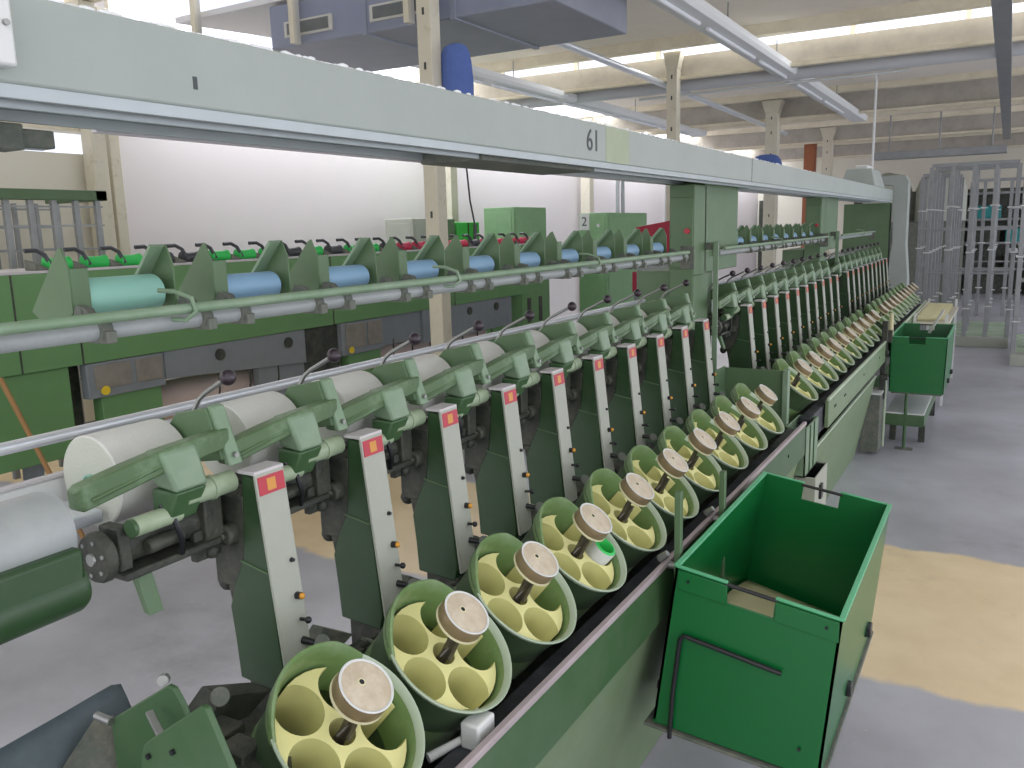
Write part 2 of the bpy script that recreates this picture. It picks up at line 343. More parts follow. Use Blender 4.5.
def make_pot(y):
    c = Vector((POTC.x, y, POTC.z))
    t = thing('yarn_pot', 'x', 'yarn pot', tuple(c-NX*.17))
    # outer wall, and the flaring rim and inner wall
    MB().lathe([(.088,-.20),(.098,-.18),(.1065,-.05),(.112,-.018),(.1185,-.002),(.119,.001)], c, NX, 48, cap=False).lathe([(0.001,-.20),(.088,-.20)], c, NX, 48, cap=False).build('outer_shell', 'green_out', t)
    MB().lathe([(.1100,-.0085),(.1070,-.018),(.1050,-.03),(.1045,-.06),(.1035,-.15),(.01,-.15)], c, NX, 48, cap=False).build('inner_wall', 'green_pot', t)
    def arc(a0, a1, n, ring):
        mb = MB(); vs = []; m = None
        for i in range(n+1):
            u = i/n; an = R(a0+(a1-a0)*u); dr = AY*math.cos(an)+TX*math.sin(an); pr = ring(u); m = len(pr)
            vs += [c+dr*rr+NX*hh for rr, hh in pr]
        fs = [(i*m+k, i*m+(k+1) % m, (i+1)*m+(k+1) % m, (i+1)*m+k) for i in range(n) for k in range(m)]
        fs += [tuple(range(m))[::-1], tuple(range(n*m, n*m+m))]
        return mb.add(vs, fs)
    arc(-38, 202, 40, lambda u: [(.1192,-.0025),(.1202,.0008),(.1186,.0032),(.1150,.0012),(.1105,-.008),(.1085,-.014),(.1120,-.014),(.1170,-.006)]).build('rim_lip', 'rim', t)  # pale only along the arc where the flare looks lit
    def col(u):
        w = min(1, math.sin(PI*u)*1.6); hh = .003+.017*w
        return [(.1175,-.010),(.1190+.001*w,hh-.004),(.1185+.001*w,hh),(.1160,hh+.0015),(.1135,hh-.001),(.1085,-.012)]
    arc(200, 324, 26, col).build('raised_collar', 'green_pot', t)
    star_mesh('tube_holder', .10, 'yellow_in', t, c, .021)
    q = c+TX*(-.015)+NX*.009
    top = q+NX*.066
    p = MB().tube([c-NX*.11, c-NX*.02, q+NX*.042], .0055, 10)
    p.bar(c-NX*.045+TX*.010, q+NX*.03+TX*.004, .010, .003, up=AY).cyl(c-NX*.03+AY*.008, c-NX*.01+AY*.012, .004, .004, 8).tube([c-NX*.02-AY*.012, c-NX*.0+AY*.002, c+NX*.012+AY*.016], .003, 8)
    p.cyl(c-NX*.02+TX*.012, c+NX*.022+TX*.004, .005, .004, 8).build('spindle_post', 'post', t)
    cp = MB().lathe([(.020,.038),(.036,.039),(.0405,.042),(.0412,.045),(.0408,.062),(.0395,.065)], q, NX, 36).build('tension_cap', 'capside', t)
    MB().lathe([(.0400,.0640),(.0415,.0665),(.0396,.0672),(.0375,.0660)], q, NX, 36, cap=False).build('bright_ring', 'white', cp)
    MB().lathe([(.0378,.0635),(.0378,.0655)], q, NX, 36).build('cap_disc', 'cap', cp)
    MB().lathe([(.0385,.036),(.0425,.040),(.0415,.0435),(.039,.043)], q, NX, 36, cap=False).build('cap_lip', 'caplip', cp)
    h = q+AY*(-.002)-TX*.008
    MB().lathe([(.0062,.0652),(.0062,.0662),(.0040,.0664)], h, NX, 16, cap=False).build('eyelet_ring', 'caplip', cp)
    MB().lathe([(.0040,.0645),(.0040,.0661)], h, NX, 14).build('eyelet', 'black', cp)
    return t

def make_cradle(y):
    # y = y of the spindle column (its own station); package spans y-.15 .. y-.02
    t = thing('winding_cradle', 'x', 'winding cradle', (-1.08, y-.08, 1.03))
    a = MB()
    sec = lambda x, z, w, hh: [(x-w/2, z-hh/2), (x+w/2, z-hh/2), (x+w/2, z+hh/2), (x-w/2, z+hh/2)]
    prof = [(y-.250,-1.056,1.160,.018,.026),(y-.243,-1.050,1.162,.026,.036),(y-.18,-1.040,1.176,.026,.036),(y-.12,-1.032,1.188,.024,.034),(y-.05,-1.034,1.192,.024,.032),(y+.0,-1.042,1.192,.022,.030)]
    vs = []
    for yy, x, z, w, hh in prof: vs += [(u, yy, v) for u, v in sec(x, z, w, hh)]
    a.add(vs, [(0,1,2,3), tuple(range(len(vs)-4, len(vs)))]+[(i*4+k, i*4+(k+1) % 4, (i+1)*4+(k+1) % 4, (i+1)*4+k) for i in range(len(prof)-1) for k in range(4)])
    a.bar((-1.034,y-.235,1.158),(-1.022,y-.13,1.182),.006,.006)
    arm = a.build('cradle_arm', 'green_arm', t, bevel=.004)
    bl = MB().hexa([(-1.06,y-.121,1.142),(-1.008,y-.123,1.138),(-1.008,y-.064,1.138),(-1.06,y-.062,1.142)], [(-1.056,y-.137,1.202),(-1.017,y-.137,1.201),(-1.017,y-.073,1.201),(-1.056,y-.072,1.202)])
    bl.build('weight_block', 'green', t, bevel=.006)
    MB().hexa([(-1.06,y-.128,1.098),(-1.03,y-.125,1.090),(-1.03,y-.075,1.090),(-1.06,y-.075,1.098)], [(-1.06,y-.126,1.141),(-1.010,y-.122,1.138),(-1.010,y-.066,1.138),(-1.06,y-.068,1.141)]).build('block_bracket', 'green_dk', t, bevel=.004)
    gp = MB().hexa([(-1.030,y-.014,1.150),(-1.018,y-.014,1.150),(-1.018,y+.012,1.150),(-1.030,y+.012,1.150)], [(-1.060,y-.016,1.244),(-1.048,y-.016,1.242),(-1.048,y+.010,1.242),(-1.060,y+.010,1.244)])
    g = gp.build('guard_flange', 'green', t, bevel=.003)
    MB().prism([(-1.030,1.160),(-1.058,1.241),(-1.130,1.226),(-1.150,1.205),(-1.150,1.165),(-1.09,1.150)], 'y', y-.019, y-.012).build('guard_plate', 'green_cab', t, bevel=.002)
    MB().cyl((-1.0165,y-.001,1.166),(-1.024,y-.001,1.166),.0045,.0045,8).build('flange_screw', 'steel', g)
    # pale sleeve on the drive shaft
    s = MB().cyl((-1.035,y-.095,1.122),(-1.035,y-.002,1.122),.0175,.0175,18)
    s.cyl((-1.035,y-.045,1.122),(-1.035,y-.039,1.122),.0195,.0195,18)
    s.cyl((-1.04,y-.175,1.10),(-1.04,y-.10,1.10),.014,.014,16)
    s.build('shaft_sleeve', 'sleeve', t)
    MB().cyl((-1.04,y-.181,1.10),(-1.04,y-.176,1.10),.013,.013,16).build('sleeve_end', 'green_dk', t)
    d = MB().cyl((-1.09,y-.20,1.062),(-1.09,y-.02,1.062),.028,.028,20); d.build('drive_drum', 'castdark', t)
    f = MB().lathe([(.012,-.008),(.034,-.006),(.037,0),(.037,.008),(.030,.014)], (-1.075,y-.212,1.062), (0,1,0), 24)
    fd = f.build('flange_disc', 'castdark', t)
    w = MB()
    for k in range(6):
        an = 2*PI*k/6+.3
        w.cyl((-1.075+.025*math.cos(an),y-.2205,1.062+.025*math.sin(an)),(-1.075+.025*math.cos(an),y-.215,1.062+.025*math.sin(an)),.0034,.0034,8)
    w.cyl((-1.075,y-.223,1.062),(-1.075,y-.216,1.062),.009,.011,14)
    w.build('flange_bolts', 'steel', fd)
    h = MB().box((-1.10,y-.19,1.035),(-1.055,y-.17,1.10)).box((-1.10,y-.045,1.02),(-1.05,y-.01,1.105)).box((-1.12,y-.19,1.022),(-1.045,y-.02,1.034)).cyl((-1.06,y-.165,1.09),(-1.04,y-.165,1.105),.012,.009,12)
    h.box((-1.075,y-.06,1.0),(-1.06,y-.01,1.05)).cyl((-1.05,y-.15,1.06),(-1.05,y-.09,1.062),.011,.011,12).ball((-1.06,y-.03,1.01),.012,10)
    h.build('drum_frame', 'castdark', t, bevel=.003)
    MB().tube([(-1.045,y-.125,1.118),(-1.03,y-.115,1.095),(-1.03,y-.105,1.06),(-1.04,y-.10,1.035)], .0045, 8).build('black_hose', 'black', t)
    MB().prism([(-1.06,1.022),(-1.075,1.022),(-1.052,.965),(-1.040,.962)], 'y', y-.165, y-.140).build('yarn_fin', 'green_cab', t, bevel=.001)
    r = MB().tube([(-1.195,y+.035,1.165),(-1.176,y+.048,1.205),(-1.162,y+.055,1.232),(-1.145,y+.055,1.244),(-1.082,y+.043,1.273)], .0042, 8)
    lv = r.build('lever_rod', 'steel', t)
    MB().ball((-1.066,y+.037,1.279), .0135, 18).build('lever_knob', 'knob', lv)
    MB().box((-1.205,y+.02,1.10),(-1.175,y+.05,1.172)).box((-1.19,y-.02,1.07),(-1.10,y+.03,1.10)).build('lever_bracket', 'castgrey', t, bevel=.002)
    return t

def make_package(y):
    t = thing('yarn_package', 'x', 'yarn package', (-1.163, y-.087, 1.075))
    c0 = (-1.163, y-.152, 1.145); c1 = (-1.163, y-.024, 1.145)
    MB().lathe([(.068,0),(.0705,.0025),(.0705,.1255),(.068,.128)], c0, (0,1,0), 48, cap=False).build('wound_yarn', 'pkg', t)
    MB().lathe([(.011,.001),(.068,0)], c0, (0,1,0), 48, cap=False).build('near_face', 'pkg_end', t)
    MB().lathe([(.011,.127),(.068,.128)], c0, (0,1,0), 48, cap=False).build('far_face', 'pkg_end', t)
    MB().lathe([(.0115,-.006),(.0115,.134),(.009,.134),(.009,-.006),(.0115,-.006)], c0, (0,1,0), 24, cap=False).build('tube_core', 'teal', t)
    return t

def make_saddle(y, left):
    # folded sheet ear that carries the end of a creel roller
    t = thing('roller_bracket', 'x', 'bracket', (-1.085, y, 1.386))
    s = 1 if left else -1
    MB().prism([(-1.150,1.492),(-1.158,1.488),(-1.236,1.400),(-1.222,1.390),(-1.15,1.388),(-1.136,1.400),(-1.136,1.462)], 'y', y-.0015, y+.0015).build('side_plate', 'green_cab', t, bevel=.0006)
    if left:
        MB().hexa([(-1.138,y,1.400),(-1.135,y,1.400),(-1.135,y+.028,1.400),(-1.138,y+.028,1.400)], [(-1.138,y,1.462),(-1.135,y,1.462),(-1.135,y+.028,1.462),(-1.138,y+.028,1.462)]).build('front_flange', 'green_cab', t, bevel=.0006)
    else:
        MB().hexa([(-1.240,y-.026,1.399),(-1.235,y-.026,1.395),(-1.235,y,1.395),(-1.240,y,1.399)], [(-1.156,y-.026,1.492),(-1.151,y-.026,1.489),(-1.151,y,1.489),(-1.156,y,1.492)]).build('back_flange', 'green', t, bevel=.0006)  # paler green than the side plate, giving this flange its lit look
    k = MB().lathe([(.0150,-.010),(.0185,-.008),(.0185,.008),(.0150,.010)], (-1.08,y,1.3775), (0,1,0), 18)
    k.box((-1.105,y-.008,1.36),(-1.055,y+.008,1.3775)).prism([(-1.10,1.380),(-1.08,1.385),(-1.10,1.408),(-1.12,1.412),(-1.13,1.395)], 'y', y-.007, y+.007)
    k.cyl((-1.112,y-.009,1.402),(-1.112,y+.009,1.402),.0075,.0075,12)
    k.build('pipe_clamp', 'castgrey', t, bevel=.0015)
    MB().cyl((-1.064,y,1.372),(-1.058,y,1.370),.0045,.0045,8).build('clamp_bolt', 'black', t)
    return t

def make_roller(y0, y1, m, r, zc):
    t = thing('creel_roller', 'x', 'roller', (-1.15, (y0+y1)/2, zc-r))
    MB().lathe([(r*.94,0),(r,.003),(r,y1-y0-.003),(r*.94,y1-y0)], (-1.165,y0,zc), (0,1,0), 28).build('sleeve', m, t)
    MB().cyl((-1.165,y0-.012,zc),(-1.165,y1+.012,zc),.006,.006,12).build('axle', 'castgrey', t)
    return t

# ------------------------------------------------------------------ populate the three sections
col0 = pot0 = cr0 = pk0 = None
for si, (sn, ys, n) in enumerate(SEC):
    where = sn+' section'
    cat0 = ORD
    for k in range(n):
        y = ys+P*k; dy = y-SEC[0][1]
        if col0 is None: c = col0 = make_column(y)
        else: c = dup(col0, Vector(ROOT[col0.name])+Vector((0, dy, 0)))
        tag(c, 'grey-fronted green spindle column, %s from the camera in the %s' % (ORD[k], where), 'spindle column', 'spindle columns of the twisting machine')
        if pot0 is None: q = pot0 = make_pot(.803)
        else: q = dup(pot0, Vector(ROOT[pot0.name])+Vector((0, dy, 0)))
        tag(q, 'tilted green yarn pot, %s from the camera in the %s' % (ORD[k], where), 'yarn pot', 'tilted yarn pots along the machine')
        if cr0 is None: w = cr0 = make_cradle(y)
        else: w = dup(cr0, Vector(ROOT[cr0.name])+Vector((0, dy, 0)))
        tag(w, 'green winding cradle, %s from the camera in the %s' % (ORD[k], where), 'winding cradle', 'winding cradles above the columns')
        if si == 0:
            if pk0 is None: g = pk0 = make_package(y)
            else: g = dup(pk0, Vector(ROOT[pk0.name])+Vector((0, dy, 0)))
            tag(g, 'white cylindrical yarn package behind its cradle, %s from the camera' % ORD[k], 'yarn package', 'white yarn packages on the near section')
# creel brackets and rollers
bl0 = br0 = rb0 = None
for si, (sn, ys, n) in enumerate(SEC[:2]):
    for k in range(n):
        base = ys-.88+P*k
        ya, yb = .716+base, .889+base
        if si == 1 and k < 2: continue
        if bl0 is None: a = bl0 = make_saddle(ya, True)
        else: a = dup(bl0, Vector(ROOT[bl0.name])+Vector((0, base, 0)))
        tag(a, 'folded green bracket at the near end of the %s roller, %s creel row' % (ORD[k], sn), 'bracket', 'creel roller brackets')
        if br0 is None: b = br0 = make_saddle(yb, False)
        else: b = dup(br0, Vector(ROOT[br0.name])+Vector((0, base, 0)))
        tag(b, 'folded green bracket at the far end of the %s roller, %s creel row' % (ORD[k], sn), 'bracket', 'creel roller brackets')
        if si == 0 and k == 0:
            r = make_roller(.735, .872, 'teal', .0285, 1.418); lab = 'teal fabric-covered creel roller, largest and nearest the camera'
        elif rb0 is None:
            r = rb0 = make_roller(.735+base, .872+base, 'blue', .025, 1.412); rby = base; lab = 'light blue creel roller, second from the camera in the near row'
        else:
            r = dup(rb0, Vector(ROOT[rb0.name])+Vector((0, base-rby, 0))); lab = 'light blue creel roller, %s from the camera in the %s row' % (ORD[k], sn)
        tag(r, lab, 'roller', 'creel rollers')
# a short tube standing in the fourth pot
cc = Vector((POTC.x, 1.553, POTC.z))+AY*.060+TX*.034-NX*.008
t = thing('yarn_tube', 'small white yarn tube with bright green lining, standing in the fourth pot', 'yarn tube', tuple(cc-NX*.08))
MB().lathe([(.028,-.05),(.0285,.012),(.0275,.014),(.0265,.012)], cc, NX, 28, cap=False).build('white_shell', 'white', t)
MB().lathe([(.0270,.0138),(.021,.0165),(.0185,.010),(.0185,-.05)], cc, NX, 28, cap=False).build('green_lining', 'tube_green', t)

# ------------------------------------------------------------------ long members of machine 1
YE = 8.95
t = thing('overhead_duct', 'long pale grey duct beam over the machine, numbered 61', 'duct beam', (-1.17, 0, 1.68))
b = MB().box((-1.25,-.6,1.68),(-1.0,9.12,1.782)).build('duct_body', 'beam', t, bevel=.004)
MB().box((-1.012,-.6,1.664),(-1.004,9.1,1.681)).box((-1.045,-.6,1.658),(-1.038,9.1,1.68)).box((-1.20,-.6,1.664),(-1.194,9.1,1.68)).build('edge_profile', 'beam_lip', t, bevel=.001)
MB().box((-1.262,.86,1.667),(-1.248,9.1,1.692)).build('rear_lip', 'plate_top', t, bevel=.002)
MB().box((-1.20,1.65,1.655),(-1.03,2.25,1.679)).build('under_channel', 'castgrey', t, bevel=.002)
MB().box((-1.12,4.0,1.655),(-1.05,6.0,1.679)).build('under_channel', 'beam_lip', t, bevel=.002)
# fluff lying along the top edge
mb = MB(); 
for k in range(420):
    yy = -.3+k*.0135; rr = random.uniform(.003, .0065) if yy < 4 else .004
    mb.ball((-1.0-.012+random.uniform(-.006,.008), yy, 1.783), rr, 6, sy=2.2, sz=random.uniform(.5, .9))
o = mb.build('lint_edge', 'dust', t); o['kind'] = 'stuff'
MB().box((-1.001,2.262,1.682),(-.9992,2.43,1.780)).build('tape_patch', 'tape', t)
MB().box((-1.0003,3.846,1.682),(-.9994,3.854,1.781)).build('panel_joint', 'castgrey', t)
MB().box((-1.0003,.845,1.705),(-.9990,.852,1.722)).build('small_mark', 'ink', t)
def text(body, size, loc, rot, m, parent, name, ext=.0006, sx=1):
    cu = bpy.data.curves.new(name, 'FONT'); cu.body = body; cu.size = size; cu.extrude = ext; cu.align_x = 'CENTER'; cu.align_y = 'CENTER'
    tmp = bpy.data.objects.new('tmp', cu); C.objects.link(tmp); bpy.context.view_layer.update()
    dg = bpy.context.evaluated_depsgraph_get(); me0 = tmp.evaluated_get(dg).to_mesh()
    rm = Matrix.Translation(loc) @ rot.to_4x4() @ Matrix.Diagonal((sx, 1, 1, 1))
    mb = MB(); mb.v = [tuple(rm @ v.co) for v in me0.vertices]; mb.f = [tuple(p.vertices) for p in me0.polygons]
    tmp.evaluated_get(dg).to_mesh_clear(); bpy.data.objects.remove(tmp); bpy.data.curves.remove(cu)
    return mb.build(name, m, parent, smooth=False)
RX = Matrix(((0, 0, 1), (1, 0, 0), (0, 1, 0)))      # text facing +X, reading along +Y
RYm = Matrix(((1, 0, 0), (0, 0, -1), (0, 1, 0)))    # text facing -Y
text('61', .082, (-.9992, 2.175, 1.731), RX, 'ink', t, 'number_sixty_one', sx=1.05)
# switch box on the duct
t = thing('switch_box', 'small pale grey switch box fixed to the duct beam at upper left', 'switch box', (-.985, .5, 1.70))
MB().box((-1.0,.40,1.694),(-.975,.585,1.775)).build('box_body', 'white', t, bevel=.004)
MB().box((-.975,.48,1.722),(-.972,.560,1.752)).build('nameplate', 'beam', t, bevel=.001)
MB().cyl((-.975,.575,1.740),(-.970,.575,1.740),.0035,.0035,10).build('screw', 'steel', t)
t = thing('duct_hanger', 'worn grey clamp and pipe stub under the near duct beam', 'clamp', (-1.2, .66, 1.65))
MB().cyl((-1.20,.2,1.640),(-1.20,.74,1.640),.012,.012,14).build('pipe_stub', 'pipe', t)
MB().box((-1.225,.64,1.625),(-1.175,.70,1.66)).box((-1.215,.70,1.63),(-1.185,.75,1.655)).cyl((-1.2,.665,1.61),(-1.2,.665,1.63),.006,.006,8).build('clamp_block', 'castgrey', t, bevel=.003)

def cabinet(t, y0, x0=-1.205, x1=-1.10):
    MB().box((x0,y0,1.30),(x1,y0+.5,1.68)).box((-1.36,y0-.1,.45),(-1.215,y0+.5,1.31)).box((x0,y0-.14,.45),(x1,y0+.06,1.30)).box((x0,y0-.14,1.29),(x1,y0+.02,1.66)).build('cabinet_body', 'green_cab', t, bevel=.004)
    MB().box((x0+.006,y0-.146,1.33),(x1-.004,y0-.14,1.61)).build('upper_door', 'green_cab', t, bevel=.002)
    MB().box((x0+.006,y0-.146,.80),(x1-.004,y0-.14,1.322)).build('lower_door', 'green_cab', t, bevel=.002)
    MB().cyl((x0+.078,y0-.156,1.475),(x0+.078,y0-.146,1.475),.010,.012,14).build('red_switch', 'red', t)
cabinet(thing('control_cabinet', 'tall narrow green cabinet between near and middle sections, with red switch', 'cabinet', (-1.15, 3.44, .45)), 3.50)
cabinet(thing('control_cabinet', 'tall narrow green cabinet between middle and far sections', 'cabinet', (-1.15, 6.2, .45)), 6.20)
# end of the creel pipe bracket
for nm, ya, yb, sn in (('near', -.3, 3.20, 'near'), ('mid', 3.62, 6.03, 'middle'), ('far', 6.60, 8.35, 'far')):
    g = MB().cyl((-1.05,ya,1.397),(-1.05,yb-.06 if sn == 'near' else yb,1.397),.0078,.0078,14)
    solo(g, 'guide_rail', 'green', 'thin pale green guide rail running along the %s creel' % sn, 'rail', 'thin green creel guide rails')
    t = thing('creel_pipe', 'thick grey pipe carrying the %s creel brackets' % sn, 'pipe', (-1.08, (ya+yb)/2, 1.365))
    MB().cyl((-1.08,ya,1.3775),(-1.08,yb,1.3775),.0135,.0135,18).build('pipe_body', 'pipe', t)
    MB().box((-1.10,yb-.004,1.33),(-1.045,yb+.004,1.42)).build('end_plate', 'castgrey', t, bevel=.002)
    wn = 0
    for hy in ([.79, 1.50, 2.25] if sn == 'near' else [ya+1.0]):
        MB().tube([(-1.10,hy+.04,1.424),(-1.075,hy+.05,1.422),(-1.045,hy+.055,1.412),(-1.038,hy+.055,1.392),(-1.05,hy+.045,1.380),(-1.068,hy+.035,1.382)], .0035, 8).build('wire_hook', 'green', t)
    solo(MB().cyl((-1.30,ya if sn != 'near' else -.3,1.192),(-1.30,{'near':3.32,'mid':6.1,'far':8.9}[nm],1.192),.0098,.0098,14), 'traverse_rod', 'chrome', 'polished steel traverse rod behind the %s winding cradles' % sn, 'rod', 'polished traverse rods')
# uprights at section starts
for y, sn in ((3.50, 'middle'), (6.42, 'far')):
    t = thing('creel_upright', 'thin pale green upright plate at the start of the %s section' % sn, 'upright', (-1.05, y, .75))
    MB().box((-1.062,y-.002,.75),(-1.040,y+.006,1.43)).build('upright_plate', 'green', t, bevel=.001)
    MB().box((-1.10,y+.006,1.395),(-1.04,y+.02,1.425)).build('pipe_seat', 'castgrey', t, bevel=.002)

# base beam, trough, rails per section
for si, (sn, ys, n) in enumerate(SEC):
    ya = ys-.30 if si == 0 else ys-.24; yb = ys+P*n-.05
    t = thing('machine_bed', 'dark machine bed under the %s section columns and pots' % sn, 'machine base', (-.88, (ya+yb)/2, 0))
    MB().box((-1.06,ya,.50),(-.945,yb,.705)).build('bed_casting', 'castdark', t, bevel=.004)
    MB().box((-.945,ya,.30),(-.80,yb,.56)).build('bed_floor', 'castdark', t, bevel=.004)
    l = MB()
    for yy in (ya+.1, (ya+yb)/2, yb-.1):
        MB().box((-1.03,yy-.04,0),(-.84,yy+.04,.50)).build('bed_foot', 'green_dk', t, bevel=.005)
    solo(MB().box((-.70,ya-.2 if si == 0 else ya,.590),(-.655,yb,.700)), 'waste_channel', 'belt', 'dark channel between the %s section pots and the front rail' % sn, 'channel', bevel=.003)
    ya2 = ya-.35 if si == 0 else ys+.05
    t = thing('front_rail', 'green front rail with worn top edge along the %s section' % sn, 'rail', (-.64, (ya2+yb)/2, .60))
    MB().box((-.648,ya2,.600),(-.632,yb,.722)).build('rail_face', 'green_dk' if si == 0 else 'olive', t, bevel=.002)
    MB().box((-.642,ya2,.722),(-.629,yb,.735)).build('rail_top', 'mauve' if si == 0 else 'rim', t, bevel=.002)
    w = MB()
    for yy in (ya2+.15, ya2+.18, ya2+.42, ya2+.45, yb-.3, yb-.7, (ya+yb)/2): w.cyl((-.632,yy,.67),(-.629,yy,.67),.006,.006,10)
    w.build('rail_bolts', 'black', t)
    if si == 1:
        t = thing('kick_panel', 'olive green lower panel with pale top edge below the middle front rail', 'panel', (-.69, (ya2+yb)/2, .02))
        MB().hexa([(-.775,3.70,.0),(-.765,3.70,.0),(-.765,5.66,.0),(-.775,5.66,.0)], [(-.670,3.70,.530),(-.660,3.70,.530),(-.660,5.66,.530),(-.670,5.66,.530)]).build('panel_sheet', 'olive', t, bevel=.002)
        MB().bar((-.664,3.70,.533),(-.664,5.66,.533),.014,.010).build('panel_edge', 'rim', t, bevel=.002)
    if si == 0:
        t = thing('kick_panel', 'olive green lower panel below the %s front rail' % sn, 'panel', (-.69, (ya2+yb)/2, .02))
        MB().hexa([(-.795,ya2,.02),(-.785,ya2,.02),(-.785,yb,.02),(-.795,yb,.02)], [(-.665,ya2,.575),(-.655,ya2,.575),(-.655,yb,.575),(-.665,yb,.575)]).build('panel_sheet', 'olive', t, bevel=.002)
        MB().bar((-.659,ya2,.578),(-.659,yb,.578),.014,.010).build('panel_edge', 'rim', t, bevel=.002)
# yarn break clip on the near rail
t = thing('rail_clip', 'white plastic clip block on the near end of the front rail', 'clip', (-.67, 1.0, .70))
MB().box((-.69,.985,.70),(-.655,1.035,.745)).prism([(-.66,.70),(-.69,.70),(-.70,.67),(-.67,.66)], 'y', .99, 1.03).build('clip_block', 'white', t, bevel=.004)
MB().cyl((-.72,.94,.70),(-.69,1.0,.71),.008,.006,10).build('clip_arm', 'white', t)

# divider between near and middle pots
t = thing('divider_tray', 'green sheet metal divider with small side box between near and middle pots', 'divider', (-.82, 3.42, .56))
MB().box((-.985,3.28,.70),(-.978,3.42,.92)).box((-.985,3.415,.66),(-.74,3.423,.915)).build('divider_plate', 'green_cab', t, bevel=.001)
MB().box((-.742,3.40,.50),(-.720,3.44,.92)).build('divider_post', 'green', t, bevel=.002)
MB().box((-.715,3.35,.50),(-.708,3.60,.70)).box((-.640,3.35,.50),(-.633,3.60,.70)).box((-.715,3.35,.50),(-.633,3.357,.70)).box((-.715,3.595,.50),(-.633,3.60,.70)).box((-.715,3.35,.50),(-.633,3.60,.507)).build('side_box', 'green', t, bevel=.001)
MB().box((-.632,3.42,.51),(-.629,3.432,.70)).box((-.632,3.50,.51),(-.629,3.512,.70)).build('box_ribs', 'green_dk', t)

# waste bin
t = thing('waste_bin', 'small open dark-lined bin standing just behind the near green bin', 'bin', (-.65, 3.53, 0))
def open_box(mb, x0, x1, y0, y1, z0, z1, w=.006, tx=0, ty=0):
    for (a, b_) in (((x0,y0),(x1,y0)), ((x1,y0),(x1,y1)), ((x1,y1),(x0,y1)), ((x0,y1),(x0,y0))):
        pass
    mb.box((x0,y0,z0),(x1,y0+w,z1)).box((x0,y1-w,z0),(x1,y1,z1)).box((x0,y0+w,z0),(x0+w,y1-w,z1)).box((x1-w,y0+w,z0),(x1,y1-w,z1)).box((x0,y0,z0),(x1,y1,z0+w)); return mb
open_box(MB(), -.705, -.600, 3.40, 3.66, .0, .49).build('bin_body', 'plate', t, bevel=.002)
open_box(MB(), -.698, -.607, 3.407, 3.653, .158, .484, .002).build('bin_lining', 'blackmatte', t)
MB().box((-.600,3.48,.38),(-.590,3.52,.44)).build('bin_latch', 'black', t)

